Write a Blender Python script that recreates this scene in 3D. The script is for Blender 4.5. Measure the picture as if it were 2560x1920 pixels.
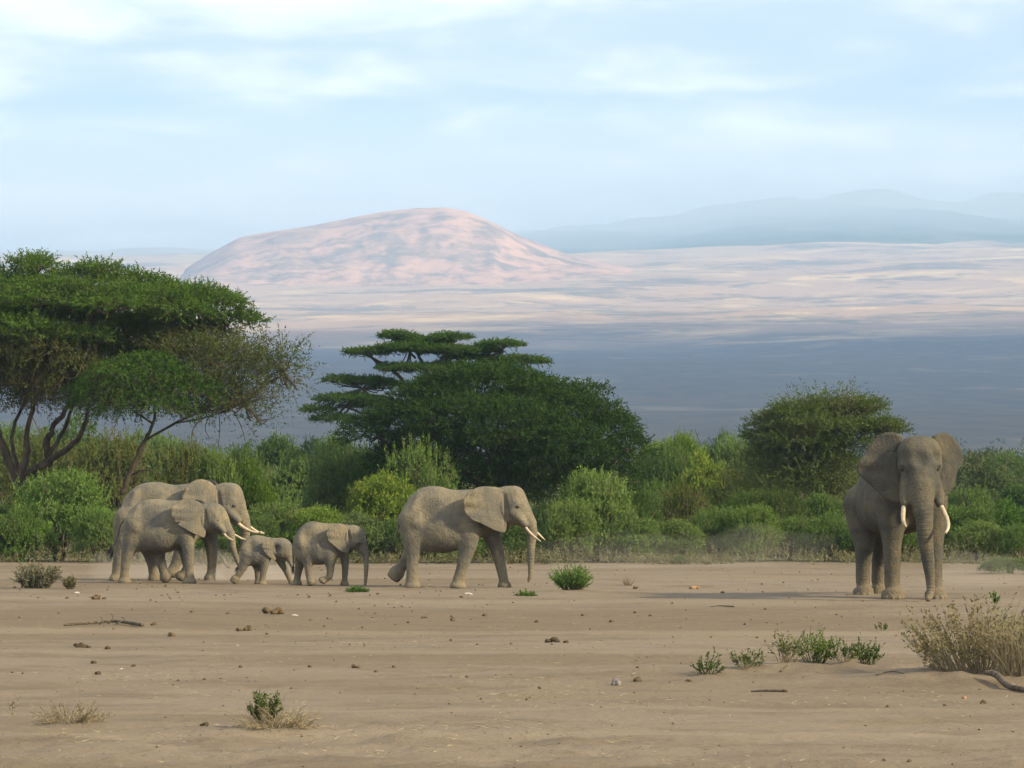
import bpy, bmesh, math, random
import numpy as np
from mathutils import Vector

R = math.radians
scene = bpy.context.scene
for o in list(bpy.data.objects):
    bpy.data.objects.remove(o)
COL = scene.collection

# ------------------------------------------------------------------ camera
FPX = 8000.0          # focal length in photograph pixels (2560 wide)
HV = 1261.0           # row of the eye level in the photograph
CAMZ = 2.0
cam_data = bpy.data.cameras.new('camera')
cam = bpy.data.objects.new('camera', cam_data)
COL.objects.link(cam)
cam.location = (0, 0, CAMZ)
cam_data.sensor_width = 36.0
cam_data.lens = 36.0 * FPX / 2560.0
cam.rotation_euler = (R(90) + math.atan((HV - 960.0) / FPX), 0, 0)
cam_data.clip_start = 0.5
cam_data.clip_end = 60000
scene.camera = cam

# ------------------------------------------------------------------ sun, sky, exposure
SUN_EL = 29.0
SUN_AZ = math.atan2(0.90, -0.43)          # compass angle of the sun, clockwise from +Y
SUN_DIR = Vector((math.sin(SUN_AZ) * math.cos(R(SUN_EL)), math.cos(SUN_AZ) * math.cos(R(SUN_EL)), math.sin(R(SUN_EL))))
sl = bpy.data.lights.new('sun', 'SUN')
sl.energy = 4.6
sl.angle = R(4.0)
sl.color = (1.0, 0.84, 0.56)
sun = bpy.data.objects.new('sun', sl)
COL.objects.link(sun)
sun.rotation_euler = SUN_DIR.to_track_quat('Z', 'Y').to_euler()

world = bpy.data.worlds.new('World')
scene.world = world
world.use_nodes = True
wn, wl = world.node_tree.nodes, world.node_tree.links
wn.clear()
def wnode(t, **kw):
    n = wn.new(t)
    for k, v in kw.items():
        setattr(n, k, v)
    return n
w_out = wnode('ShaderNodeOutputWorld')
w_bg = wnode('ShaderNodeBackground')
w_bg.inputs['Strength'].default_value = 0.10
w_sky = wnode('ShaderNodeTexSky', sky_type='NISHITA', sun_disc=False)
w_sky.sun_elevation = R(SUN_EL)
w_sky.sun_rotation = SUN_AZ
w_sky.altitude = 1200
w_sky.air_density = 1.0
w_sky.dust_density = 1.2
w_sky.ozone_density = 1.5
w_tc = wnode('ShaderNodeTexCoord')
w_sep = wnode('ShaderNodeSeparateXYZ')
wl.new(w_tc.outputs['Generated'], w_sep.inputs[0])
def wmath(op, a, b=None, clamp=False):
    n = wnode('ShaderNodeMath', operation=op, use_clamp=clamp)
    for i, s in enumerate((a, b)):
        if s is None: continue
        if isinstance(s, (int, float)): n.inputs[i].default_value = s
        else: wl.new(s, n.inputs[i])
    return n.outputs[0]
zc = wmath('ADD', wmath('MAXIMUM', w_sep.outputs['Z'], 0.0), 0.10)
w_cmb = wnode('ShaderNodeCombineXYZ')
wl.new(wmath('DIVIDE', w_sep.outputs['X'], zc), w_cmb.inputs[0])
wl.new(wmath('DIVIDE', w_sep.outputs['Y'], zc), w_cmb.inputs[1])
def wnoise(scale, detail, rough, loc, sc=(1, 1, 1)):
    m = wnode('ShaderNodeMapping')
    m.inputs['Location'].default_value = loc
    m.inputs['Scale'].default_value = sc
    wl.new(w_cmb.outputs[0], m.inputs[0])
    n = wnode('ShaderNodeTexNoise')
    n.inputs['Scale'].default_value = scale
    n.inputs['Detail'].default_value = detail
    n.inputs['Roughness'].default_value = rough
    n.inputs['Distortion'].default_value = 0.3
    wl.new(m.outputs[0], n.inputs['Vector'])
    return n.outputs['Fac']
def wramp(src, a, b):
    n = wnode('ShaderNodeMapRange', interpolation_type='SMOOTHSTEP')
    n.inputs['From Min'].default_value = a
    n.inputs['From Max'].default_value = b
    wl.new(src, n.inputs['Value'])
    return n.outputs[0]
n1 = wnoise(1.15, 5.0, 0.52, (3.1, 0.15, 0))
n2 = wnoise(4.2, 4.0, 0.5, (1.7, 5.3, 0.0), (1.0, 0.9, 1))
cl = wmath('ADD', wmath('MULTIPLY', n1, 0.5), wmath('MULTIPLY', n2, 0.5))
cover = wramp(cl, 0.24, 0.46)
puff = wramp(cl, 0.44, 0.66)
def wmix(f, a, b):
    n = wnode('ShaderNodeMix', data_type='RGBA')
    if isinstance(f, (int, float)): n.inputs['Factor'].default_value = f
    else: wl.new(f, n.inputs['Factor'])
    for i, s in ((6, a), (7, b)):
        if isinstance(s, tuple): n.inputs[i].default_value = (*s, 1)
        else: wl.new(s, n.inputs[i])
    return n.outputs[2]
SKY_VEIL = (4.5, 4.9, 5.55)      # thin grey-blue altostratus
SKY_PUFF = (9.4, 8.8, 7.8)    # sunlit tops
c1 = wmix(wmath('MULTIPLY', cover, 0.9), w_sky.outputs[0], SKY_VEIL)
c2 = wmix(wmath('MULTIPLY', puff, 0.9), c1, SKY_PUFF)
wl.new(c2, w_bg.inputs['Color'])
wl.new(w_bg.outputs[0], w_out.inputs['Surface'])

vs = scene.view_settings
scene.display_settings.display_device = 'sRGB'
vs.view_transform = 'Standard'
vs.look = 'None'
vs.exposure = 1.29
vs.gamma = 1.0
vs.use_curve_mapping = False

scene.render.engine = 'CYCLES'
cy = scene.cycles
cy.max_bounces = 5
cy.diffuse_bounces = 2
cy.glossy_bounces = 1
cy.transmission_bounces = 3
cy.volume_bounces = 1
cy.use_denoising = True
cy.denoiser = 'OPENIMAGEDENOISE'
cy.use_adaptive_sampling = True
cy.adaptive_threshold = 0.01
cy.light_sampling_threshold = 0.03
cy.caustics_reflective = False
cy.caustics_refractive = False

# ------------------------------------------------------------------ helpers
PITCH = math.atan((HV - 960.0) / FPX)
def pt(u, v, Y):
    """point of the place at depth Y that the photograph shows at column u, row v"""
    c, s = math.cos(PITCH), math.sin(PITCH)
    a, b = (u - 1280.0) / FPX, (960.0 - v) / FPX
    dy, dz = c - b * s, s + b * c
    return Vector((a / dy * Y, Y, CAMZ + dz / dy * Y))
def depth_of(v):
    c, s = math.cos(PITCH), math.sin(PITCH)
    b = (960.0 - v) / FPX
    dy, dz = c - b * s, s + b * c
    return -CAMZ * dy / dz
def link(o, parent=None):
    COL.objects.link(o)
    if parent is not None: o.parent = parent
    return o
def tag(o, label=None, cat=None, group=None, kind=None):
    if label: o['label'] = label
    if cat: o['category'] = cat
    if group: o['group'] = group
    if kind: o['kind'] = kind
    return o
def empty(name, loc=(0, 0, 0), rz=0.0):
    o = bpy.data.objects.new(name, None)
    o.location = loc
    o.rotation_euler = (0, 0, rz)
    o.empty_display_size = 0.3
    return link(o)
def mesh_obj(name, me, mat=None, parent=None):
    if mat: me.materials.append(mat)
    return link(bpy.data.objects.new(name, me), parent)
def tri_mesh(name, V):
    """V: (n*3,3) loose triangles"""
    V = np.ascontiguousarray(V, dtype=np.float32)
    n = len(V) // 3
    me = bpy.data.meshes.new(name)
    me.vertices.add(n * 3)
    me.vertices.foreach_set('co', V.ravel())
    me.loops.add(n * 3)
    me.loops.foreach_set('vertex_index', np.arange(n * 3, dtype=np.int32))
    me.polygons.add(n)
    me.polygons.foreach_set('loop_start', np.arange(0, n * 3, 3, dtype=np.int32))
    me.update(calc_edges=True)
    return me
def poly_mesh(name, V, F, smooth=True):
    """V (n,3); F list/array of faces with equal length"""
    V = np.ascontiguousarray(V, dtype=np.float32)
    F = np.ascontiguousarray(F, dtype=np.int32)
    m, k = F.shape
    me = bpy.data.meshes.new(name)
    me.vertices.add(len(V)); me.vertices.foreach_set('co', V.ravel())
    me.loops.add(m * k); me.loops.foreach_set('vertex_index', F.ravel())
    me.polygons.add(m)
    me.polygons.foreach_set('loop_start', np.arange(0, m * k, k, dtype=np.int32))
    me.polygons.foreach_set('use_smooth', np.full(m, smooth))
    me.update(calc_edges=True)
    return me
def unit(a):
    return a / np.maximum(np.linalg.norm(a, axis=-1, keepdims=True), 1e-9)
def tube_arrays(pts, rad, seg=6):
    pts = np.asarray(pts, float); rad = np.asarray(rad, float)
    n = len(pts)
    t = np.gradient(pts, axis=0) if n > 2 else np.repeat(pts[1:2] - pts[0:1], 2, 0)
    t = unit(t)
    ref = np.array([0.31, 0.94, 0.12])
    a = unit(np.cross(t, ref)); b = np.cross(t, a)
    ang = np.arange(seg) * 2 * math.pi / seg
    V = (pts[:, None, :] + rad[:, None, None] * (np.cos(ang)[None, :, None] * a[:, None, :] + np.sin(ang)[None, :, None] * b[:, None, :])).reshape(-1, 3)
    F = []
    for i in range(n - 1):
        for j in range(seg):
            k = (j + 1) % seg
            F.append((i * seg + j, i * seg + k, (i + 1) * seg + k, (i + 1) * seg + j))
    # pointed caps
    V = np.vstack([V, pts[0:1], pts[-1:]])
    c0, c1 = n * seg, n * seg + 1
    for j in range(seg):
        k = (j + 1) % seg
        F.append((c0, k, j, j) if False else (c0, k, j, c0))
        F.append((c1, (n - 1) * seg + j, (n - 1) * seg + k, c1))
    return V, F
class Tubes:
    def __init__(self): self.V = []; self.F = []; self.n = 0
    def add(self, pts, rad, seg=6):
        V, F = tube_arrays(pts, rad, seg)
        self.V.append(V)
        for f in F:
            f = tuple(i + self.n for i in f)
            self.F.append(f[:3] if f[0] == f[3] else f)
        self.n += len(V)
    def mesh(self, name):
        me = bpy.data.meshes.new(name)
        me.from_pydata(np.vstack(self.V).tolist(), [], self.F)
        me.polygons.foreach_set('use_smooth', np.ones(len(me.polygons), bool))
        me.update()
        return me
def spline(pts, n):
    """Catmull-Rom through rows of pts (any number of columns)"""
    P = np.asarray(pts, float)
    if len(P) < 3:
        t = np.linspace(0, 1, n)[:, None]
        return P[0] * (1 - t) + P[-1] * t
    Q = np.vstack([2 * P[0] - P[1], P, 2 * P[-1] - P[-2]])
    m = len(P) - 1
    out = []
    for s in np.linspace(0, m, n):
        i = min(int(s), m - 1); t = s - i
        p0, p1, p2, p3 = Q[i:i + 4]
        out.append(0.5 * (2 * p1 + (p2 - p0) * t + (2 * p0 - 5 * p1 + 4 * p2 - p3) * t * t + (3 * p1 - p0 - 3 * p2 + p3) * t ** 3))
    return np.array(out)

# value noise
def _hash(ix, iy, seed):
    h = (ix.astype(np.int64) * 374761393 + iy.astype(np.int64) * 668265263 + seed * 974634777) & 0xFFFFFFFF
    h = ((h ^ (h >> 13)) * 1274126177) & 0xFFFFFFFF
    h = (h ^ (h >> 16)) & 0xFFFF
    return h / 65535.0 * 2 - 1
def vnoise(x, y, seed=0):
    ix, iy = np.floor(x), np.floor(y)
    fx, fy = x - ix, y - iy
    fx = fx * fx * fx * (fx * (fx * 6 - 15) + 10); fy = fy * fy * fy * (fy * (fy * 6 - 15) + 10)
    a, b = _hash(ix, iy, seed), _hash(ix + 1, iy, seed)
    c, d = _hash(ix, iy + 1, seed), _hash(ix + 1, iy + 1, seed)
    return (a * (1 - fx) + b * fx) * (1 - fy) + (c * (1 - fx) + d * fx) * fy
def fbm(x, y, seed=0, oct=4, gain=0.5):
    s = 0; a = 1.0
    for i in range(oct):
        s = s + a * vnoise(x * 2 ** i + 17.3 * i, y * 2 ** i - 9.1 * i, seed + i)
        a *= gain
    return s

# ------------------------------------------------------------------ materials
class NT:
    def __init__(self, name):
        self.m = bpy.data.materials.new(name)
        self.m.use_nodes = True
        self.t = self.m.node_tree
        self.t.nodes.clear()
        self.out = self.n('ShaderNodeOutputMaterial')
    def n(self, t, **kw):
        nd = self.t.nodes.new(t)
        for k, v in kw.items(): setattr(nd, k, v)
        return nd
    def put(self, inp, v):
        if isinstance(v, bpy.types.NodeSocket): self.t.links.new(v, inp)
        elif isinstance(v, tuple) and len(v) == 3 and inp.type == 'RGBA': inp.default_value = (*v, 1)
        else: inp.default_value = v
    def math(self, op, a, b=0.0, clamp=False):
        n = self.n('ShaderNodeMath', operation=op, use_clamp=clamp)
        self.put(n.inputs[0], a); self.put(n.inputs[1], b)
        return n.outputs[0]
    def mix(self, f, a, b, mode='MIX'):
        n = self.n('ShaderNodeMix', data_type='RGBA', blend_type=mode)
        self.put(n.inputs[0], f); self.put(n.inputs[6], a); self.put(n.inputs[7], b)
        return n.outputs[2]
    def noise(self, scale, detail=4.0, rough=0.55, vec=None, dist=0.0, out='Fac'):
        n = self.n('ShaderNodeTexNoise')
        n.inputs['Scale'].default_value = scale; n.inputs['Detail'].default_value = detail
        n.inputs['Roughness'].default_value = rough; n.inputs['Distortion'].default_value = dist
        if vec is not None: self.put(n.inputs['Vector'], vec)
        return n.outputs[out]
    def map(self, vec, scale=(1, 1, 1), loc=(0, 0, 0)):
        n = self.n('ShaderNodeMapping')
        self.put(n.inputs[0], vec)
        n.inputs['Scale'].default_value = scale; n.inputs['Location'].default_value = loc
        return n.outputs[0]
    def ramp(self, v, a, b, lo=0.0, hi=1.0):
        n = self.n('ShaderNodeMapRange', interpolation_type='SMOOTHSTEP')
        self.put(n.inputs['Value'], v)
        n.inputs['From Min'].default_value = a; n.inputs['From Max'].default_value = b
        n.inputs['To Min'].default_value = lo; n.inputs['To Max'].default_value = hi
        return n.outputs[0]
    def pos(self): return self.n('ShaderNodeNewGeometry').outputs['Position']
    def obj(self): return self.n('ShaderNodeTexCoord').outputs['Object']
    def bump(self, h, strength, dist):
        n = self.n('ShaderNodeBump')
        n.inputs['Strength'].default_value = strength; n.inputs['Distance'].default_value = dist
        self.put(n.inputs['Height'], h)
        return n.outputs[0]
    def principled(self, col, rough=0.9, normal=None, spec=0.2, sss=None):
        n = self.n('ShaderNodeBsdfPrincipled')
        self.put(n.inputs['Base Color'], col); self.put(n.inputs['Roughness'], rough)
        n.inputs['Specular IOR Level'].default_value = spec
        if normal is not None: self.put(n.inputs['Normal'], normal)
        self.t.links.new(n.outputs[0], self.out.inputs['Surface'])
        return self.m

def leaf_material(name, a, b, c, transl=0.35):
    """per-leaf colour between a and b, patches of c, tinted by the object's own colour"""
    N = NT(name)
    g = N.n('ShaderNodeNewGeometry')
    oi = N.n('ShaderNodeObjectInfo')
    col = N.mix(g.outputs['Random Per Island'], a, b)
    patch = N.ramp(N.noise(0.9, 3.0, 0.6, vec=g.outputs['Position']), 0.48, 0.66)
    col = N.mix(N.math('MULTIPLY', patch, 0.8), col, c)
    col = N.mix(1.0, col, oi.outputs['Color'], 'MULTIPLY')
    d = N.n('ShaderNodeBsdfDiffuse'); N.put(d.inputs['Color'], col)
    t = N.n('ShaderNodeBsdfTranslucent'); N.put(t.inputs['Color'], N.mix(1.0, col, (1.0, 1.12, 0.7), 'MULTIPLY'))
    m = N.n('ShaderNodeMixShader'); m.inputs[0].default_value = transl
    N.t.links.new(d.outputs[0], m.inputs[1]); N.t.links.new(t.outputs[0], m.inputs[2])
    N.t.links.new(m.outputs[0], N.out.inputs['Surface'])
    return N.m
def wood_material(name, a, b, scale=6.0):
    N = NT(name)
    p = N.obj()
    f = N.noise(scale, 5.0, 0.65, vec=N.map(p, (1, 1, 0.25)))
    return N.principled(N.mix(N.ramp(f, 0.35, 0.65), a, b), 0.95, N.bump(f, 0.6, 0.03))
def simple_material(name, a, b, scale=12.0, rough=0.9, bump=0.01, spec=0.15):
    N = NT(name)
    f = N.noise(scale, 5.0, 0.6, vec=N.obj())
    col = N.mix(N.ramp(f, 0.35, 0.65), a, b)
    oi = N.n('ShaderNodeObjectInfo')
    col = N.mix(1.0, col, oi.outputs['Color'], 'MULTIPLY')
    return N.principled(col, rough, N.bump(f, 0.7, bump), spec)

# ------------------------------------------------------------------ the land
PROFILE_Y = np.array([-4000, 0, 160, 400, 800, 1300, 2500, 4500, 6500, 8000, 9300, 10600, 11800, 13000])
PROFILE_V = np.array([0, 0, 0, 1236, 1185, 1130, 1015, 905, 830, 757, 700, 650, 628, 610])
def _prof():
    z = []
    for y, v in zip(PROFILE_Y, PROFILE_V):
        z.append(0.0 if v == 0 else pt(1280, v, y).z)
    return np.array(z)
PROFILE_Z = _prof()
MOUNDS = [  # x, y, radius x, radius y, height: soil held together by roots
    (pt(2000, 1690, 38).x, 38.0, 2.0, 1.0, 0.13), (pt(2450, 1700, 36.3).x, 36.3, 1.4, 0.9, 0.12),
    (pt(690, 1830, 28.2).x, 28.2, 0.75, 0.5, 0.05), (pt(180, 1815, 29).x, 29.0, 0.6, 0.45, 0.05), (pt(1430, 1480, 72.4).x, 72.4, 1.2, 1.5, 0.08)]
def gz(x, y):
    x = np.asarray(x, float); y = np.asarray(y, float)
    z = np.interp(y, PROFILE_Y, PROFILE_Z)
    far = np.clip((y - 1500) / 8000.0, 0, 1)
    z = z + far * (x * 0.018 + 22 * fbm(x / 900.0, y / 700.0, 5, 4) )
    mid = np.clip((y - 130) / 400.0, 0, 1) * np.clip((1300 - y) / 600, 0, 1)
    z = z + mid * 1.2 * fbm(x / 60.0, y / 60.0, 9, 3)
    near = np.clip((115 - y) / 10.0, 0, 1) * np.clip((y - 4) / 6.0, 0, 1)
    rough = 0.45 + 1.3 * np.clip((29.5 - y + 1.2 * vnoise(x / 3, y / 3, 77)) / 3.0, 0, 1)
    z = z + near * (0.045 * fbm(x / 9.0, y / 6.0, 21, 2) + rough * (0.018 * fbm(x / 0.8, y / 0.8, 31, 3, 0.6) + 0.020 * np.abs(vnoise(x / 0.24, y / 0.34, 41)) ** 1.5))
    # old footprints: shallow rimmed hollows, thicker along the trails
    cs = 1.15
    ix, iy = np.floor(x / cs), np.floor(y / cs)
    for di in (-1, 0, 1):
        for dj in (-1, 0, 1):
            jx, jy = ix + di, iy + dj
            px_ = (jx + .5 + .42 * _hash(jx, jy, 301)) * cs; py_ = (jy + .5 + .42 * _hash(jx, jy, 302)) * cs
            rr = .17 + .06 * _hash(jx, jy, 303)
            on = np.clip(2.2 * (_hash(jx, jy, 304) + .15 + .9 * vnoise(jx / 5.0, jy / 4.0, 305)), 0, 1)
            q = ((x - px_) ** 2 + (y - py_) ** 2) / (rr * rr)
            z = z + near * on * (-.030 * np.exp(-q * 1.2) + .016 * np.exp(-(np.sqrt(q) - 1.35) ** 2 * 9))
    for mx, my, rx, ry, h in MOUNDS:
        z = z + h * np.exp(-((x - mx) / rx) ** 2 - ((y - my) / ry) ** 2) * (1 + 0.35 * vnoise(x * 4, y * 4, 51))
    return z
def gz1(x, y): return float(gz(np.array([x]), np.array([y]))[0])

def axis_values(lo, hi, step, out_lo, out_hi, grow):
    core = list(np.arange(lo, hi + 1e-6, step))
    a, s = core[0], step
    left = []
    while a > out_lo:
        s *= grow; a -= s; left.append(a)
    b, s = core[-1], step
    right = []
    while b < out_hi:
        s *= grow; b += s; right.append(b)
    return np.array(left[::-1] + core + right)
xs = axis_values(-19, 19, 0.13, -9000, 9000, 1.10)
ya = np.concatenate([np.arange(20.0, 40.0, 0.11), np.arange(40.0, 112.0, 0.22)])
yb = [20.0]; s = 0.2
while yb[-1] > -2500: s *= 1.25; yb.append(yb[-1] - s)
yc = [112.0]; s = 0.3
while yc[-1] < 13000: s *= 1.045; yc.append(yc[-1] + min(s, 130))
ys = np.concatenate([np.array(yb[1:])[::-1], ya, np.array(yc)])
def grid_mesh(name, xs, ys, zf):
    X, Y = np.meshgrid(xs, ys)
    Z = zf(X, Y)
    V = np.stack([X, Y, Z], -1).reshape(-1, 3)
    nx, ny = len(xs), len(ys)
    i = np.arange(nx - 1)[None, :] + nx * np.arange(ny - 1)[:, None]
    F = np.stack([i, i + 1, i + 1 + nx, i + nx], -1).reshape(-1, 4)
    return poly_mesh(name, V, F)

def ground_material():
    N = NT('dusty_ground')
    p = N.pos()
    sep = N.n('ShaderNodeSeparateXYZ'); N.put(sep.inputs[0], p)
    y = sep.outputs['Y']
    # bare playa
    big = N.noise(0.10, 4.0, 0.6, vec=N.map(p, (0.45, 1, 1)), dist=0.6)
    med = N.noise(0.9, 5.0, 0.62, vec=N.map(p, (0.6, 1, 1)))
    fine = N.noise(14.0, 4.0, 0.7, vec=p)
    col = N.mix(N.ramp(big, 0.40, 0.60), (0.130, 0.098, 0.063), (0.164, 0.130, 0.092))
    col = N.mix(N.ramp(med, 0.46, 0.68, 0, 0.7), col, (0.106, 0.081, 0.053))
    col = N.mix(N.ramp(fine, 0.60, 0.80, 0, 0.5), col, (0.055, 0.039, 0.027))
    col = N.mix(N.ramp(N.noise(23.0, 2.0, 0.5, vec=p), 0.66, 0.76, 0, 0.6), col, (0.20, 0.155, 0.10))
    pit = N.ramp(N.noise(3.2, 4.0, 0.65, vec=N.map(p, (0.8, 1, 1), (2, 9, 0))), 0.58, 0.72, 0, 0.55)
    col = N.mix(pit, col, (0.090, 0.070, 0.047))
    straw = N.ramp(N.noise(0.33, 5.0, 0.65, vec=N.map(p, (0.5, 1.2, 1), (7, 3, 0))), 0.54, 0.72, 0, 0.6)
    col = N.mix(straw, col, (0.165, 0.126, 0.072))
    # worn trails of pale compacted dust
    wob = N.math('MULTIPLY', N.noise(0.16, 3.0, 0.6, vec=N.map(p, (1, 0.3, 1))), 4.0)
    for y0, sl_, wd_, am in ((27.6, .03, .55, .55), (31.0, -.02, .35, .4), (43.0, .02, .8, .45), (50.5, -.015, 1.1, .5), (66.0, .01, 2.0, .4), (88.0, 0.0, 3.5, .45)):
        dd = N.math('ABSOLUTE', N.math('SUBTRACT', N.math('ADD', y, N.math('MULTIPLY', sep.outputs['X'], sl_)), N.math('ADD', y0 - 2.0, wob)))
        on = N.math('MULTIPLY', N.ramp(dd, wd_ * .3, wd_, am, 0.0), N.ramp(med, .3, .6, .4, 1.0))
        col = N.mix(on, col, (0.205, 0.163, 0.112))
    # ground under the bush
    veg = N.mix(N.ramp(N.noise(0.35, 4.0, 0.6, vec=p), 0.4, 0.6), (0.16, 0.125, 0.075), (0.105, 0.115, 0.05))
    t1 = N.ramp(N.math('ADD', y, N.math('MULTIPLY', N.math('SUBTRACT', med, 0.5), 6.0)), 108.0, 116.0)
    col = N.mix(t1, col, veg)
    # far savanna: dry grass, thorn bush, red soil; cloud-shaded band also painted darker
    f1 = N.noise(0.0052, 6.0, 0.64, vec=N.map(p, (0.8, 0.9, 0.0)), dist=0.5)
    f2 = N.noise(0.016, 5.0, 0.68, vec=N.map(p, (0.8, 1.1, 0.0), (31, 7, 0)))
    f3 = N.noise(0.0026, 5.0, 0.6, vec=N.map(p, (0.7, 1.1, 0.0), (5, 77, 0)))
    sav = N.mix(N.ramp(N.noise(0.03, 4.0, 0.65, vec=N.map(p, (1.0, 0.30, 0.0), (11, 5, 0))), 0.38, 0.64), (0.080, 0.078, 0.072), (0.110, 0.100, 0.088))
    sav = N.mix(N.ramp(N.noise(0.008, 4.0, 0.6, vec=N.map(p, (0.7, 0.30, 0.0), (3, 1, 0))), 0.54, 0.72, 0, 0.8), sav, (0.27, 0.22, 0.155))
    sav = N.mix(N.ramp(f3, 0.55, 0.68, 0, 0.5), sav, (0.14, 0.10, 0.075))
    dry = N.mix(N.ramp(f1, 0.48, 0.70), (0.37, 0.245, 0.15), (0.60, 0.42, 0.20))
    dry = N.mix(N.ramp(f3, 0.50, 0.62, 0, 0.7), dry, (0.25, 0.15, 0.10))
    dry = N.mix(N.ramp(N.math('ADD', N.math('MULTIPLY', f2, 0.5), N.math('MULTIPLY', f3, 0.5)), 0.49, 0.58, 0, 0.8), dry, (0.13, 0.125, 0.085))
    sunlit_far = N.ramp(N.math('ADD', y, N.math('MULTIPLY', f1, 900.0)), 5600.0, 6800.0)  # from the painted cloud shade to the brighter colour of the sunlit plain
    sav = N.mix(sunlit_far, sav, dry)
    t2 = N.ramp(y, 260.0, 700.0)
    col = N.mix(t2, col, sav)
    h = N.math('ADD', N.math('MULTIPLY', fine, 0.35), N.math('ADD', med, N.math('MULTIPLY', N.noise(4.5, 4.0, 0.6, vec=p), 0.9)))
    return N.principled(col, 0.95, N.bump(h, 0.8, 0.045), 0.1)
ground = mesh_obj('ground', grid_mesh('ground', xs, ys, gz), ground_material())
tag(ground, 'bare dusty tan playa running back into thorn bush and a far dry plain', kind='structure')

# the isolated hill on the plain
HILL_Y = 9700.0
_sil = np.array([(330, 745), (380, 727), (420, 706), (470, 670), (530, 630), (600, 593), (640, 585), (700, 575), (790, 560), (880, 542), (960, 528), (1040, 518), (1110, 515), (1160, 525),
                 (1220, 550), (1290, 585), (1360, 613), (1420, 636), (1500, 655), (1570, 670), (1640, 690), (1750, 720)], float)
_sx = np.array([pt(u, v, HILL_Y).x for u, v in _sil]); _sz = np.array([pt(u, v, HILL_Y).z for u, v in _sil])
def hill_z(X, Y):
    b = gz(X, Y) - 12
    ridge = np.interp(X, _sx, _sz, left=0, right=0)
    base = gz(X, np.full_like(X, HILL_Y))
    h = np.maximum(ridge - base, -15)
    d = (Y - HILL_Y - 90 * vnoise(X / 300, X * 0, 3)) / np.where(Y < HILL_Y, 980.0, 900.0)
    fall = np.clip(1 - np.abs(d), 0, 1)
    fall = fall * fall * (3 - 2 * fall) * 0.55 + fall * 0.45
    gul = np.abs(fbm(X / 170.0 + 0.3 * vnoise(X / 300, Y / 300, 8), Y / 620.0, 61, 4, 0.55))
    z = b + (h + 12) * fall - gul * 13 * np.clip(h / 120, 0, 1) * np.clip(fall * (1 - fall) * 4, 0, 1)
    return z
hx = np.linspace(pt(320, 700, HILL_Y).x, pt(1770, 700, HILL_Y).x, 190)
hy = np.linspace(HILL_Y - 990, HILL_Y + 900, 120)
def hill_material():
    N = NT('dry_hill_slope')
    p = N.pos()
    a = N.noise(0.0095, 7.0, 0.68, vec=p, dist=0.4)
    b = N.noise(0.03, 5.0, 0.7, vec=p)
    col = N.mix(N.ramp(a, 0.40, 0.60), (0.50, 0.295, 0.19), (0.40, 0.245, 0.16))
    col = N.mix(N.ramp(a, 0.44, 0.64, 0, 0.75), col, (0.15, 0.125, 0.092))
    big_ = N.noise(0.0036, 5.0, 0.6, vec=p, dist=0.8)
    col = N.mix(N.ramp(big_, 0.50, 0.62, 0, 0.55), col, (0.15, 0.135, 0.10))
    col = N.mix(N.ramp(b, 0.52, 0.70, 0, 0.5), col, (0.14, 0.13, 0.095))
    return N.principled(col, 1.0, None, 0.0)
hill = mesh_obj('hill', grid_mesh('hill', hx, hy, hill_z), hill_material())
tag(hill, 'rounded reddish dry hill rising alone from the far plain', kind='structure')

# the great forested slope behind
def mountain_z(X, Y):
    t = np.clip((Y - 10900) / 3600.0, 0, 1)
    crest_v = 545 - 0.030 * X * 8000 / 14000 * 0.6 - 78 * np.clip(X / 1300.0, -1.9, 1.0)
    top = CAMZ + (HV - crest_v) / FPX * 14000
    b = gz(X, np.full_like(X, 10900.0)) - 60
    k = np.clip(1 - (Y - 14300) / 3000.0, 0, 1)
    z = b + (top - b) * (t ** 0.9) + t * 75 * fbm(X / 700.0 + Y / 2600.0, Y / 1500.0, 91, 5, 0.5)
    return z * k + (b - 300) * (1 - k)
mxs = np.linspace(-9000, 9000, 260)
mys = np.linspace(10900, 17200, 110)
def mountain_material():
    N = NT('forest_slope')
    p = N.pos()
    a = N.noise(0.004, 6.0, 0.65, vec=p)
    b = N.noise(0.022, 5.0, 0.7, vec=p)
    col = N.mix(N.ramp(a, 0.4, 0.6), (0.09, 0.105, 0.06), (0.15, 0.15, 0.09))
    col = N.mix(N.ramp(b, 0.52, 0.7, 0, 0.6), col, (0.17, 0.15, 0.09))
    return N.principled(col, 1.0, None, 0.0)
mountain = mesh_obj('mountain', grid_mesh('mountain', mxs, mys, mountain_z), mountain_material())
tag(mountain, 'pale blue forested mountain slope lost in haze behind the hill', kind='structure')

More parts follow.
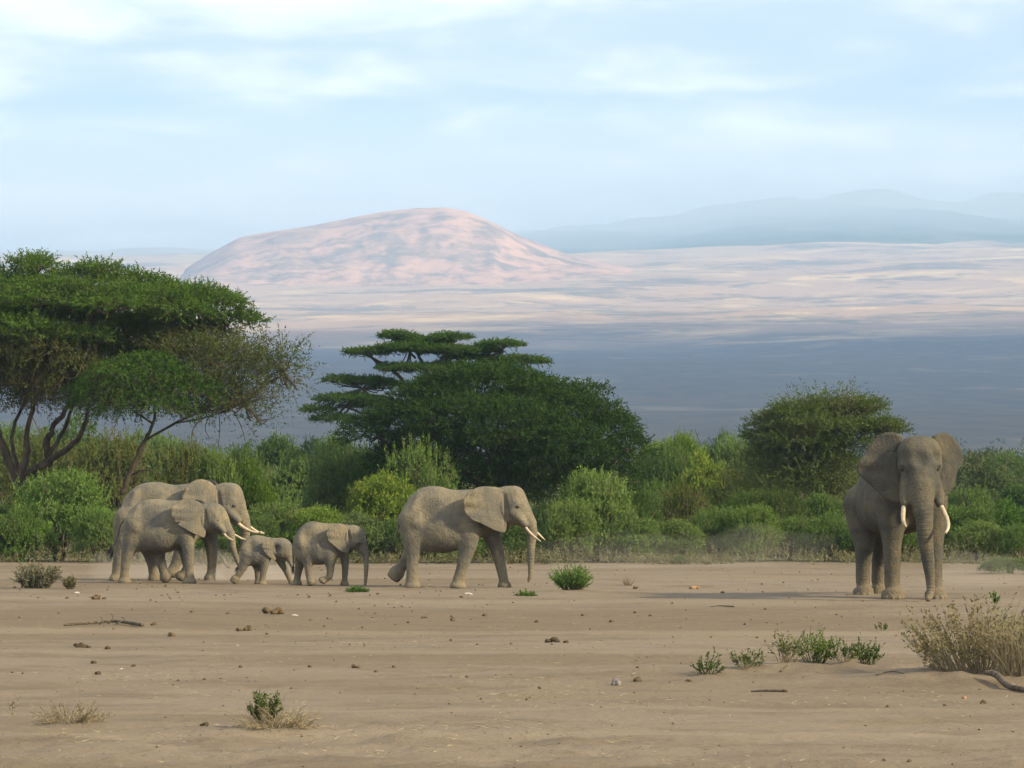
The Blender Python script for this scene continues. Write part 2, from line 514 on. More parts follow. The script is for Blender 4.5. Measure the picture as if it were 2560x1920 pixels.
# cloud bank high to the side: shades the middle of the plain
def cloud_mesh():
    SH = [(-1500, 650), (2300, 650), (2300, 6150), (1200, 6500), (300, 6560), (-300, 6250), (-1500, 6100)]     # ground it shades
    alt = 2700.0
    off = np.array([SUN_DIR.x, SUN_DIR.y]) / SUN_DIR.z
    def inside(x, y):
        c = np.zeros(x.shape, bool); n = len(SH)
        for i in range(n):
            x1, y1 = SH[i]; x2, y2 = SH[(i + 1) % n]
            hit = ((y1 > y) != (y2 > y)) & (x < (x2 - x1) * (y - y1) / (y2 - y1 + 1e-9) + x1)
            c ^= hit
        return c
    gx = np.linspace(-1800, 2600, 120); gy = np.linspace(350, 6950, 170)
    X, Y = np.meshgrid(gx, gy)
    m = inside(X + 110 * fbm(X / 420, Y / 420, 3, 3), Y + 150 * fbm(X / 500, Y / 500, 13, 3)).astype(float)
    for _ in range(2):
        q = np.pad(m, 1, mode='edge')
        m = (q[:-2, 1:-1] + q[2:, 1:-1] + q[1:-1, :-2] + q[1:-1, 2:] + 4 * m) / 8
    th = np.clip(m - 0.35, 0, 1) ** 0.5
    lump = 0.6 + 0.5 * fbm(X / 500, Y / 500, 71, 4)
    zt = alt + th * 380 * np.maximum(lump, 0.15)
    zb = alt - th * 60 * np.maximum(0.6 + 0.5 * fbm(X / 350, Y / 350, 72, 3), 0.1)
    gterr = np.interp(Y, PROFILE_Y, PROFILE_Z)
    sx = X + off[0] * (alt - gterr); sy = Y + off[1] * (alt - gterr)
    ny, nx = X.shape
    Vt = np.stack([sx, sy, zt], -1).reshape(-1, 3); Vb = np.stack([sx, sy, zb - 1], -1).reshape(-1, 3)
    i = np.arange(nx - 1)[None, :] + nx * np.arange(ny - 1)[:, None]
    F = np.stack([i, i + 1, i + 1 + nx, i + nx], -1).reshape(-1, 4)
    keep = (th.reshape(-1)[F] > 0).any(1)
    F = F[keep]
    FF = np.vstack([F, F[:, ::-1] + nx * ny])
    used = np.unique(FF); remap = -np.ones(2 * nx * ny, int); remap[used] = np.arange(len(used))
    return poly_mesh('cloud', np.vstack([Vt, Vb])[used], remap[FF])
N = NT('cloud_vapour')
cloud = mesh_obj('cloud', cloud_mesh(), N.principled((0.85, 0.85, 0.86), 1.0, None, 0.0))
tag(cloud, 'broad flat cloud high over the plain, shading its middle', 'cloud', kind='stuff')

# the air
def haze_box():
    x0, x1, y0, y1, z0, z1 = -9500, 9500, -3000, 17600, -60, 1620
    V = [(x, y, z) for x in (x0, x1) for y in (y0, y1) for z in (z0, z1)]
    F = [(0, 1, 3, 2), (4, 6, 7, 5), (0, 4, 5, 1), (2, 3, 7, 6), (0, 2, 6, 4), (1, 5, 7, 3)]
    N = NT('haze_air')
    v = N.n('ShaderNodeVolumePrincipled')
    v.inputs['Color'].default_value = (0.46, 0.70, 1.0, 1)
    v.inputs['Density'].default_value = 1.08e-4
    v.inputs['Anisotropy'].default_value = 0.0
    N.t.links.new(v.outputs[0], N.out.inputs['Volume'])
    o = mesh_obj('haze', poly_mesh('haze', np.array(V), np.array(F), False), N.m)
    o.display_type = 'WIRE'
    return tag(o, 'pale blue haze filling the air over the plain', kind='stuff')
haze = haze_box()

def mist_bank():
    bm = bmesh.new()
    bmesh.ops.create_uvsphere(bm, u_segments=48, v_segments=24, radius=1)
    for v in bm.verts:
        v.co = Vector((500 + v.co.x * 8200, 12300 + v.co.y * 1150 * (1 - abs(v.co.z)) / max(math.sqrt(1 - v.co.z ** 2), .05), 1160 + v.co.z * 400 + 60 * math.sin(v.co.x * 7) * (1 - abs(v.co.z))))
    me = bpy.data.meshes.new('mist'); bm.to_mesh(me); bm.free()
    N = NT('mist_air')
    v = N.n('ShaderNodeVolumePrincipled')
    v.inputs['Color'].default_value = (0.86, 0.93, 1.0, 1)
    v.inputs['Density'].default_value = 7.5e-4
    N.t.links.new(v.outputs[0], N.out.inputs['Volume'])
    return tag(mesh_obj('mist', me, N.m), 'bank of pale mist lying along the upper mountain slope', kind='stuff')
mist = mist_bank()

# ------------------------------------------------------------------ foliage tools
def sprays(rng, P, D, length, n, leaf, width, droop=0.15, spread=0.8):
    """feathery sprays: n narrow leaf triangles along each twig. P, D (N,3); length (N,)"""
    N = len(P)
    t = (np.arange(n)[None, :] + rng.random((N, n))) / n
    L = length[:, None]
    pos = P[:, None, :] + D[:, None, :] * (L * t)[..., None]
    pos[..., 2] -= droop * L * t * t
    ld = unit(D[:, None, :] * 0.7 + spread * rng.normal(size=(N, n, 3)))
    wd = unit(np.cross(ld, rng.normal(size=(N, n, 3))))
    ll = leaf * (0.6 + 0.8 * rng.random((N, n, 1)))
    ww = width * (0.6 + 0.8 * rng.random((N, n, 1)))
    a = pos - wd * ww * 0.5; b = pos + wd * ww * 0.5; c = pos + ld * ll
    return np.stack([a, b, c], 2).reshape(-1, 3)
def twigs(rng, P, D, length, width, droop=0.15):
    N = len(P)
    wd = unit(np.cross(D, rng.normal(size=(N, 3)))) * width * 0.5
    e = P + D * length[:, None]; e[:, 2] -= droop * length
    return np.stack([P - wd, P + wd, e], 1).reshape(-1, 3)
def pad_points(rng, n, c, rx, ry, rz, under=0.25):
    """points and outward directions in a flat-bottomed umbrella pad"""
    a = rng.random(n) * 2 * math.pi; r = np.sqrt(rng.random(n)) * (1 + 0.12 * np.sin(3 * a + rng.random() * 6) + 0.08 * np.sin(7 * a + rng.random() * 6))
    h = np.sqrt(np.clip(1 - r * r, 0.02, 1))
    q = rng.random(n)
    z = np.where(rng.random(n) < under, -0.35 * h * q, h * (0.25 + 0.75 * q ** 0.5))
    lump = 1 + 0.35 * vnoise(np.cos(a) * r * 3 + c[0], np.sin(a) * r * 3 + c[1], 5)
    P = np.stack([c[0] + rx * r * np.cos(a), c[1] + ry * r * np.sin(a), c[2] + rz * z * lump], -1)
    D = unit(np.stack([np.cos(a) * r * 1.1, np.sin(a) * r * 1.1, 0.35 + 0.4 * z], -1) + 0.45 * rng.normal(size=(n, 3)))
    return P, D
def blob_points(rng, n, c, rx, ry, rz, up=0.35, shell=0.35):
    d = unit(rng.normal(size=(n, 3)))
    d[:, 2] = np.where(d[:, 2] < -0.45, -d[:, 2], d[:, 2])
    r = 1 - shell * rng.random(n) ** 1.5
    r = r * (1 + 0.14 * vnoise(d[:, 0] * 3 + c[0], d[:, 1] * 3 + d[:, 2] * 4 + c[1], 3))
    P = np.asarray(c)[None] + d * r[:, None] * np.array([rx, ry, rz])[None]
    D = unit(d + np.array([0, 0, up]) + 0.4 * rng.normal(size=(n, 3)))
    return P, D

M_ACACIA = leaf_material('acacia_leaf', (0.060, 0.112, 0.024), (0.108, 0.160, 0.040), (0.096, 0.118, 0.042))
M_DENSE = leaf_material('thicket_leaf', (0.023, 0.050, 0.011), (0.044, 0.079, 0.019), (0.038, 0.060, 0.017), 0.25)
M_OLIVE = leaf_material('olive_leaf', (0.105, 0.125, 0.042), (0.150, 0.160, 0.062), (0.150, 0.128, 0.072), 0.3)
M_BUSH = leaf_material('bush_leaf', (0.080, 0.124, 0.036), (0.135, 0.178, 0.060), (0.118, 0.140, 0.060), 0.33)
M_TWIG = leaf_material('twig_wood', (0.085, 0.062, 0.040), (0.125, 0.095, 0.062), (0.10, 0.082, 0.058), 0.0)
M_BARK = wood_material('acacia_bark', (0.040, 0.028, 0.019), (0.085, 0.060, 0.040))

def build_tree(name, label, cat, base, pads, limbs, mat, seed, px=None, leaf=(0.135, 0.048), spray=0.45, nleaf=10, dens=26, tint=(1, 1, 1), twig_share=0.25, group=None, twig_len=1.0, dull=None, dull_styles=('thin', 'droop')):
    """pads: (x, dy, z, rx, ry, rz, density factor, style) in metres relative to base; limbs: lists of (x, dy, z, radius)"""
    rng = np.random.default_rng(seed)
    root = empty(name, base)
    tag(root, label, cat, group)
    leaves = {}; tw = []
    T = Tubes()
    for L in limbs:
        S = spline(L, max(8, 4 * len(L)))
        S[1:-1, :3] += 0.03 * rng.normal(size=(len(S) - 2, 3)) * np.minimum(1, S[1:-1, 3:4] * 8)
        T.add(S[:, :3], np.maximum(S[:, 3] * .95, 0.012), 7)
    ends = np.array([L[-1][:3] for L in limbs if L[-1][2] > L[0][2]])
    for (x, dy, z, rx, ry, rz, df, style) in pads:
        c = np.array([x, dy, z])
        n = int(dens * df * (rx * ry + 0.6 * rx * rz + 0.6 * ry * rz) * 3.1)
        if style == 'pad': P, D = pad_points(rng, n, c, rx, ry, rz); dr = 0.1
        elif style == 'blob': P, D = blob_points(rng, n, c, rx, ry, rz); dr = 0.3
        elif style == 'droop':
            P, D = blob_points(rng, n, c, rx, ry, rz, up=-0.25); dr = 0.45
        else:   # thin: sparse twiggy fringe
            P, D = blob_points(rng, n, c, rx, ry, rz, up=0.15, shell=0.9); dr = 0.1
        ln = spray * (0.6 + 0.8 * rng.random(len(P))) * (1.7 if style == 'thin' else 1.0)
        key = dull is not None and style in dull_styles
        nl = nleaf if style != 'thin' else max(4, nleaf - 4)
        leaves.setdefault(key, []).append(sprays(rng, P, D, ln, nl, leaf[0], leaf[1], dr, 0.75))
        k = rng.random(len(P)) < (twig_share if style != 'thin' else 0.6)
        tw.append(twigs(rng, P[k] - D[k] * ln[k, None] * 0.4, D[k], ln[k] * 1.5 * twig_len, 0.015 if style == 'thin' else 0.02, dr))
        # boughs carrying the pad
        j = int(np.argmin(np.linalg.norm(ends - (c - np.array([0, 0, rz])), axis=1)))
        s = ends[j]
        hub = c + np.array([0, 0, -0.25 * rz])
        for q in range(4 + int(rx * 1.5)):
            a = rng.random() * 6.283; r = 0.35 + 0.6 * rng.random()
            e = c + np.array([rx * r * math.cos(a), ry * r * math.sin(a), rz * 0.15])
            mid = hub * 0.55 + s * 0.25 + e * 0.2 + np.array([0, 0, -0.15 * rz]) + 0.12 * rng.normal(size=3)
            S = spline(np.array([[*s, 0.036], [*mid, 0.028], [*((mid + e) / 2 + 0.1 * rng.normal(size=3)), 0.02], [*e, 0.010]]), 9)
            T.add(S[:, :3], S[:, 3], 5)
    mesh_obj('trunk', T.mesh('trunk'), M_BARK, root)
    for k in leaves:
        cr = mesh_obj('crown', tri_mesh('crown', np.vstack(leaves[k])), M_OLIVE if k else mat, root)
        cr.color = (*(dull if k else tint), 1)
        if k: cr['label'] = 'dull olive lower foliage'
    b = mesh_obj('branchwork', tri_mesh('branchwork', np.vstack(tw)), M_TWIG, root)
    b['kind'] = 'stuff'
    return root

class Frame:
    """turns marks read off the photograph at one depth into metres relative to a base on the ground"""
    def __init__(self, u, Y, ox, oy, sc):
        self.Y = Y; self.ox, self.oy, self.sc = ox, oy, sc
        b = pt(u, 1300, Y)
        self.base = Vector((b.x, Y, gz1(b.x, Y) - 0.03))
    def m(self, px): return px / self.sc * self.Y / FPX
    def p(self, cx, cy):
        w = pt(cx / self.sc + self.ox, cy / self.sc + self.oy, self.Y)
        return w.x - self.base.x, w.z - self.base.z
    def pad(self, cx, cy, hw, hh, dy=0.0, df=1.0, style='pad', ry=None):
        x, z = self.p(cx, cy)
        rx = self.m(hw)
        return (x, dy, z, rx, ry if ry else min(max(rx * 0.85, 0.9), 3.4), self.m(hh), df, style)
    def limb(self, *pts):
        out = []
        for q in pts:
            x, z = self.p(q[0], q[1])
            out.append((x, q[3] if len(q) > 3 else 0.0, z, self.m(q[2])))
        return out

# --- the big flat-topped acacia at the side of the picture
f = Frame(48, 119.0, 0, 600, 2.593)
P = f.pad
pads = [P(-80, 330, 330, 70, 0.5), P(60, 240, 170, 45, 1.0), P(190, 150, 130, 34, 0.5, .8), P(270, 185, 90, 36, -0.6, .8), P(480, 235, 200, 48, 1.5), P(640, 185, 130, 34, 0.6, .8), P(820, 265, 210, 46, 0.8), P(1010, 300, 140, 40, 1.6, .8),
        P(300, 345, 270, 55, -1.2), P(620, 380, 300, 60, -1.6, 1.1), P(950, 400, 330, 65, -0.8, 1.1), P(1250, 385, 250, 75, 0.4), P(1400, 440, 190, 65, -0.6), P(1500, 530, 190, 60, 0.0), P(1180, 500, 220, 50, -1.8, 1.1),
        P(760, 470, 300, 42, -2.6, 1.0), P(330, 440, 260, 45, -2.4, .9), P(20, 430, 200, 45, -2.0),
        P(120, 590, 260, 65, -2.2, .8), P(330, 640, 200, 75, -3.2, .8), P(560, 660, 220, 60, -2.4, .8), P(100, 760, 230, 90, -2.6, .55, 'droop'), P(380, 760, 190, 110, -3.2, .5, 'droop'), P(250, 950, 170, 120, -2.6, .22, 'thin'), P(560, 900, 210, 120, -2.6, .35, 'droop'),
        P(120, 480, 300, 60, 1.4, .9), P(480, 500, 280, 60, 1.6, .9), P(-80, 500, 240, 60, .8, .9), P(800, 540, 260, 55, 1.4, .8), P(1050, 620, 260, 60, 1.8, .5, 'thin'), P(1400, 640, 230, 60, 1.2, .5, 'thin'),
        P(60, 660, 260, 110, 1.2, .6, 'droop'), P(420, 620, 260, 100, 1.6, .6, 'droop'), P(760, 640, 260, 70, 2.2, .5, 'droop'), P(-60, 880, 200, 130, .6, .4, 'droop'), P(420, 870, 240, 130, .8, .4, 'droop'), P(680, 760, 220, 90, 1.0, .45, 'droop'), P(1000, 560, 300, 50, .6, .6), P(1250, 600, 220, 45, .9, .45), P(300, 1060, 160, 90, -1.5, .2, 'thin'),
        P(30, 780, 220, 110, -1.0, .8, 'droop'), P(250, 730, 240, 120, -2.4, .8, 'droop'), P(480, 760, 230, 110, -1.4, .8, 'droop'), P(220, 880, 200, 110, -.4, .6, 'droop'), P(640, 700, 220, 80, -.6, .7, 'droop'), P(850, 640, 200, 60, -.6, .6, 'droop'), P(20, 960, 160, 90, -.6, .5, 'thin'), P(420, 980, 180, 90, 0, .5, 'thin'),
        P(90, 920, 260, 130, .6, .5, 'droop'), P(350, 960, 240, 120, 1.2, .5, 'droop'), P(-60, 1010, 180, 100, 1.0, .4, 'droop'), P(620, 900, 260, 130, 1.4, .5, 'droop'), P(800, 780, 260, 110, 2.0, .5, 'droop'), P(1000, 720, 260, 90, 2.4, .55, 'thin'), P(200, 1060, 220, 80, 0, .35, 'thin'), P(520, 1060, 200, 80, 1.0, .35, 'thin')]
Lm = f.limb
limbs = [Lm((118, 1640, 34), (108, 1560, 34), (60, 1420, 30), (0, 1300, 26), (-30, 1150, 22), (-60, 900, 16), (-60, 640, 12), (-40, 420, 9, .5)),
         Lm((125, 1640, 36), (135, 1540, 32), (170, 1400, 22), (175, 1230, 18), (230, 1060, 16, -.5), (240, 880, 13, -1.0), (330, 700, 10, -1.5)),
         Lm((122, 1600, 26), (160, 1515, 26), (300, 1450, 24), (420, 1380, 21, -.5), (525, 1290, 17, -.9), (585, 1180, 14, -1.2), (600, 1040, 11, -1.4), (615, 840, 9, -1.6), (640, 640, 7, -1.8)),
         Lm((200, 1500, 22), (290, 1440, 26, .6), (285, 1330, 25, .8), (315, 1220, 20, .8), (410, 1090, 17, .8), (560, 920, 14, .7), (800, 760, 12, .5), (1080, 640, 10, .2), (1300, 560, 8), (1460, 545, 6)),
         Lm((300, 1400, 15, .6), (370, 1270, 15, .8), (430, 1120, 12, 1.0), (480, 900, 10, 1.2), (520, 650, 9, 1.2), (620, 420, 8, 1.0), (650, 260, 6, .8)),
         Lm((110, 1500, 14, .3), (60, 1250, 13, .8), (150, 1000, 11, 1), (200, 700, 9, 1), (240, 420, 7, .8), (220, 220, 5, .6)),
         Lm((800, 760, 10, .5), (960, 560, 8, .8), (960, 420, 6, .5)), Lm((1080, 640, 9, .2), (1200, 520, 7, .3), (1260, 430, 5, .4)), Lm((520, 650, 7, 1.2), (830, 420, 6, 1.3), (900, 300, 5, 1.2)),
         Lm((620, 820, 8, -1.6), (700, 640, 7, -2.2), (780, 500, 5, -2.4)), Lm((240, 880, 8, -1.0), (180, 760, 7, -1.8), (120, 640, 5, -2.0)), Lm((1080, 640, 7, .2), (1180, 560, 6, -1.0), (1180, 510, 4, -1.6))]
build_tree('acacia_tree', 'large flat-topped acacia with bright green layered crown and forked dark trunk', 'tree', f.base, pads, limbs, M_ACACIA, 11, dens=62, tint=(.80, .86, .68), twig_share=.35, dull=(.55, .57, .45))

# --- leaning thin acacia whose crown hangs in front of it
f = Frame(305, 116.0, 0, 600, 2.593)
P, Lm = f.pad, f.limb
pads = [P(930, 900, 340, 130, 0.0, 1.0, 'droop'), P(700, 1010, 240, 95, -0.4, .9, 'droop'), P(1150, 990, 280, 115, -0.3, .9, 'droop'), P(950, 1080, 320, 80, -.8, .85, 'droop'), P(1000, 800, 140, 60, .2, .6, 'droop'), P(800, 930, 220, 90, -.9, .8, 'droop'),
        P(1350, 760, 280, 110, 1.2, .8, 'thin'), P(1520, 820, 300, 150, .6, .65, 'thin'), P(1690, 880, 240, 180, .4, .4, 'thin'), P(1840, 790, 180, 160, .2, .34, 'thin'), P(1150, 720, 260, 100, 1.6, .9, 'thin'), P(1350, 970, 250, 120, .2, .9, 'thin'), P(1580, 1040, 230, 130, .0, .65, 'thin'), P(1660, 1180, 110, 120, .0, .3, 'thin'), P(1300, 1110, 240, 70, .3, .5, 'thin'), P(1900, 930, 130, 140, .3, .2, 'thin')]
limbs = [Lm((790, 1650, 18), (830, 1540, 20), (870, 1450, 17), (930, 1310, 14), (990, 1190, 11), (1000, 1080, 9), (970, 960, 7)),
         Lm((930, 1310, 9), (1120, 1190, 9, .2), (1330, 1090, 8, .4), (1500, 980, 7, .4), (1660, 880, 5, .3), (1800, 800, 3, .2)),
         Lm((1120, 1190, 6, .2), (1280, 1160, 6, .3), (1420, 1120, 5, .2), (1580, 1050, 4, .1)), Lm((1330, 1090, 5, .4), (1400, 930, 5, .5), (1430, 800, 4, .6)),
         Lm((1420, 1140, 3.5), (1425, 1230, 3), (1415, 1340, 2)), Lm((1300, 1160, 3.5), (1250, 1230, 3), (1240, 1310, 2)), Lm((1500, 1090, 3.5), (1560, 1200, 3), (1590, 1300, 2)), Lm((1360, 1130, 3.5), (1330, 1220, 3), (1360, 1290, 2)),
         Lm((860, 1520, 9), (930, 1490, 7, -.2), (1000, 1500, 4, -.3)), Lm((990, 1190, 8), (860, 1100, 7, -.2), (760, 1010, 5, -.3))]
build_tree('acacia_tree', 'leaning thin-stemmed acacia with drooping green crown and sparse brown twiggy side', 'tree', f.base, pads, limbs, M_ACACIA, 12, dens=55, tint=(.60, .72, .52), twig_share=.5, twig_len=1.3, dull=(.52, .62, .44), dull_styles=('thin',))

# --- umbrella acacia behind
f = Frame(1040, 158.0, 740, 800, 2.404)
P, Lm = f.pad, f.limb
pads = [P(600, 98, 100, 14, 0, 1.1), P(690, 122, 90, 13, .3, 1.1), P(790, 140, 130, 15, .4, 1.1), P(920, 108, 115, 12, 0, 1.1), P(850, 128, 80, 12, .2), P(1230, 150, 130, 14, .2, 1.1), P(1120, 185, 110, 15, .5, 1.1), P(430, 200, 130, 14, -.3, 1.1), P(560, 185, 110, 18, -.4, 1.1), P(690, 175, 160, 22, -.5, 1.1), P(880, 190, 190, 26, -.2, 1.1), P(1400, 252, 110, 16, .1, 1.1), P(1300, 240, 100, 15, .2),
        P(1030, 225, 130, 18, .8), P(1200, 250, 110, 18, .8), P(680, 300, 170, 18, -.6), P(900, 285, 160, 20, .6), P(560, 290, 70, 12, .2), P(430, 375, 150, 22, .6, .9), P(280, 365, 120, 18, .4, .8), P(540, 400, 100, 20, .9, .6),
        P(330, 480, 210, 24, .2, .7), P(130, 545, 100, 18, .0, .7), P(460, 520, 170, 26, .6, .6), P(1490, 360, 60, 12, 1.2, .6), P(230, 600, 140, 24, 0.0, .6)]
limbs = [Lm((760, 1330, 40), (770, 1000, 36), (790, 700, 30), (800, 500, 24), (790, 380, 18), (760, 260, 12), (720, 190, 8), (690, 150, 6)),
         Lm((790, 620, 20), (680, 420, 15), (590, 310, 11), (520, 260, 8), (450, 225, 6)), Lm((800, 520, 18), (900, 400, 14), (1050, 300, 11), (1160, 230, 8), (1240, 180, 5)),
         Lm((1000, 330, 10), (1180, 330, 9), (1300, 300, 7), (1380, 265, 5)), Lm((790, 700, 18), (620, 560, 14), (480, 480, 10), (400, 410, 6)), Lm((620, 560, 12), (420, 560, 9), (280, 520, 7), (160, 560, 4)),
         Lm((790, 380, 12), (860, 260, 9), (900, 200, 6), (900, 130, 4)), Lm((720, 230, 8), (650, 160, 6), (610, 120, 4))]
build_tree('acacia_tree', 'umbrella acacia with thin flat tiers of foliage showing above the dark thicket tree', 'tree', f.base, pads, limbs, M_ACACIA, 13, dens=110, spray=.26, leaf=(.12, .045), tint=(.62, .72, .62), twig_share=.3)

# --- dense dark tree in the middle
f = Frame(1290, 124.0, 740, 800, 2.404)
P, Lm = f.pad, f.limb
pads = [P(1050, 430, 330, 150, .3, 1, 'blob'), P(1250, 420, 280, 140, .8, 1, 'blob'), P(820, 520, 270, 150, .2, 1, 'blob'), P(1480, 520, 300, 140, .3, 1, 'blob'), P(1660, 600, 280, 150, .0, 1, 'blob'), P(1850, 700, 220, 130, .3, 1, 'blob'), P(2000, 790, 130, 90, .2, .9, 'blob'),
        P(640, 640, 240, 130, .0, .9, 'blob'), P(440, 690, 190, 100, .3, .8, 'blob'), P(1000, 640, 330, 160, -1.2, .9, 'blob'), P(1300, 680, 350, 180, -1.4, .95, 'blob'), P(1560, 780, 320, 150, -1.0, .9, 'blob'), P(1150, 850, 330, 150, -.4, .7, 'blob'), P(1450, 900, 320, 130, -.2, .7, 'blob'), P(1780, 880, 260, 120, .2, .7, 'blob'), P(1750, 440, 120, 45, .8, .6, 'blob'), P(800, 760, 240, 130, .4, .7, 'blob'), P(1000, 960, 280, 130, .2, .6, 'blob'), P(1250, 1020, 300, 120, .5, .55, 'blob'), P(1550, 1040, 280, 110, .6, .55, 'blob'), P(1850, 980, 230, 100, .5, .55, 'blob'), P(640, 860, 220, 110, .6, .6, 'blob')]
limbs = [Lm((1300, 1330, 40), (1290, 1100, 36), (1240, 900, 26), (1150, 700, 18), (1080, 520, 10)), Lm((1310, 1300, 34), (1350, 1080, 28), (1430, 880, 22), (1500, 700, 16), (1500, 560, 9)),
         Lm((1290, 1150, 26), (1080, 980, 20), (900, 800, 15), (800, 640, 9), (780, 560, 6)), Lm((1430, 950, 22), (1640, 850, 17), (1820, 760, 12), (1950, 740, 6)), Lm((900, 830, 12), (700, 740, 9), (500, 700, 5)), Lm((1290, 1000, 18), (1300, 800, 14), (1280, 600, 9), (1260, 480, 5))]
build_tree('thicket_tree', 'broad dense dark green tree with rounded crown behind the single walking elephant', 'tree', f.base, pads, limbs, M_DENSE, 14, dens=62, leaf=(0.14, 0.046), spray=.5, twig_share=.12)

# --- olive acacia near the standing bull
f = Frame(1985, 132.0, 1560, 960, 2.212)
P, Lm = f.pad, f.limb
pads = [P(1000, 170, 200, 50, 0), P(1200, 150, 190, 45, .3), P(1320, 130, 110, 40, 0, .8), P(860, 220, 150, 45, .2), P(1080, 250, 260, 55, -.8), P(1320, 240, 190, 45, -.4), P(1430, 265, 110, 30, 0, .9), P(800, 300, 130, 45, .3), P(960, 340, 230, 60, -.9, .8), P(1200, 340, 200, 50, -.6, .8), P(850, 400, 150, 55, .0, .7), P(1040, 430, 200, 55, -.6, .6),
        P(800, 480, 200, 70, -.2, .8, 'thin'), P(1000, 520, 260, 80, -.6, .8, 'thin'), P(880, 600, 260, 90, -.4, .8, 'thin'), P(1130, 600, 200, 90, -.3, .8, 'thin'), P(1180, 460, 200, 70, -.2, .7, 'thin'), P(1100, 100, 260, 40, .1, .2, 'thin')]
limbs = [Lm((935, 860, 22), (930, 740, 22), (925, 640, 18), (960, 540, 14), (1020, 430, 11), (1060, 330, 8), (1080, 230, 5)), Lm((930, 700, 15), (1060, 690, 13), (1160, 560, 11), (1200, 420, 8), (1240, 300, 6), (1270, 200, 4)),
         Lm((925, 640, 13), (860, 540, 10), (840, 420, 7), (850, 300, 5)), Lm((1150, 300, 7, -.2), (1160, 250, 6, -.2), (1150, 180, 4)), Lm((930, 760, 10), (1040, 720, 9), (1150, 680, 6, -.2))]
build_tree('acacia_tree', 'small olive acacia with dry twiggy underside beside the standing bull', 'tree', f.base, pads, limbs, M_OLIVE, 15, dens=64, twig_share=.5, tint=(.62, .74, .55))

# ------------------------------------------------------------------ bushes
def bush_mesh(seed, lobes, style):
    """a shrub about 4 m across and 2.5 m high, standing on z = 0; leaves only"""
    rng = np.random.default_rng(seed)
    V = []
    for (x, y, z, rx, ry, rz, w) in lobes:
        n = int(150 * w * (rx * ry + rx * rz + ry * rz)) + 10
        P, D = blob_points(rng, n, (x, y, z), rx, ry, rz, up=0.55 if style != 'mound' else 0.25, shell=.45)
        k = P[:, 2] > 0.02
        P, D = P[k], D[k]
        ln = (0.24 if style == 'mound' else 0.30) * (0.5 + rng.random(len(P)))
        V.append(sprays(rng, P, D, ln, 7, 0.105, 0.046, 0.2, 0.9))
    if style == 'spiky':
        a = rng.random(150) * 6.283; r = np.sqrt(rng.random(150))
        P = np.stack([1.7 * r * np.cos(a), 1.3 * r * np.sin(a), 1.5 + .7 * np.sqrt(np.clip(1 - r * r, 0, 1))], -1)
        D = unit(np.stack([.35 * r * np.cos(a), .35 * r * np.sin(a), np.ones(150)], -1) + .15 * rng.normal(size=(150, 3)))
        V.append(sprays(rng, P, D, 0.42 * (.4 + .9 * rng.random(150)), 12, .09, .04, .05, .7))
    return tri_mesh('foliage', np.vstack(V))
def bush_stems(seed, dead=0):
    rng = np.random.default_rng(seed)
    T = Tubes()
    for i in range(10 + dead):
        a = rng.random() * 6.283; r = .5 + .9 * rng.random()
        e = np.array([1.2 * r * math.cos(a), r * math.sin(a), 1.2 + .9 * rng.random() + (.5 if i >= 10 else 0)])
        S = spline(np.array([[.12 * math.cos(a), .12 * math.sin(a), -.05, .05], [*(e * [.4, .4, .5] + .1 * rng.normal(size=3)), .035], [*e, .012]]), 6)
        T.add(S[:, :3], S[:, 3], 5)
    return T.mesh('stem')
def lobes_for(seed, n, flat, wide, w=1.0):
    """a dome of many clumps: core plus n clumps spread over it"""
    rng = np.random.default_rng(seed)
    out = [(0, 0, .8, 1.35 * wide, 1.0, 1.15 * flat, .5 * w)]
    for i in range(n):
        a = 6.283 * (i * .618034 + .1 * rng.random()); q = (i + .5) / n
        r = math.sqrt(1 - (1 - q) ** 1.6) * (1.0 + .1 * rng.normal())
        z = max(.28, 1.75 * flat * math.sqrt(max(0, 1 - r * r * .82)) + .14 * rng.normal())
        s_ = .36 + .30 * rng.random()
        out.append((1.45 * wide * r * math.cos(a), 1.15 * r * math.sin(a), z, s_ * 1.15, s_, s_ * .9, w))
    return out
_L = [(lobes_for(301, 24, 1.0, 1.0), 'mound'), (lobes_for(302, 22, 1.05, .95), 'spiky'), (lobes_for(303, 18, 1.1, .9), 'spiky'), (lobes_for(304, 28, .85, 1.1), 'mound'),
      (lobes_for(305, 20, 1.0, 1.0), 'mound'), (lobes_for(306, 20, 1.0, 1.0, .35), 'spiky')]
BUSH = [(bush_mesh(100 + i, lb, st), bush_stems(200 + i, 16 if i == 5 else (6 if i in (1, 4) else 0))) for i, (lb, st) in enumerate(_L)]
for me, st in BUSH:
    me.materials.append(M_BUSH); st.materials.append(M_BARK)
_brng = random.Random(4)
def bush(u, vtop, hw, Y, k, tint, label, group='bushes along the edge of the bare ground', name='bush'):
    w = pt(u, vtop, Y)
    g = gz1(w.x, Y)
    h = max(w.z - g, 0.3)
    r = hw * Y / FPX
    root = empty(name, (w.x, Y, g - 0.02), 0)
    tag(root, label, 'bush', group)
    me, st = BUSH[k]
    rot = _brng.choice((0, math.pi)) + _brng.uniform(-.5, .5)
    for nm, m in (('foliage', me), ('stem', st)):
        o = link(bpy.data.objects.new(nm, m), root)
        o.scale = (r / 2.0 * (1 if _brng.random() < .5 else -1), max(r / 2.0, h / 2.6) , h / 2.45)
        o.rotation_euler = (0, 0, rot)
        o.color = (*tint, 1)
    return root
GR = (.92, 1.0, .8); LT = (1.15, 1.15, 1.0); YG = (1.3, 1.25, .6); DK = (.55, .68, .55); GY = (1.0, .98, 1.0); BR = (.72, .60, .52); MD = (.8, .9, .75)
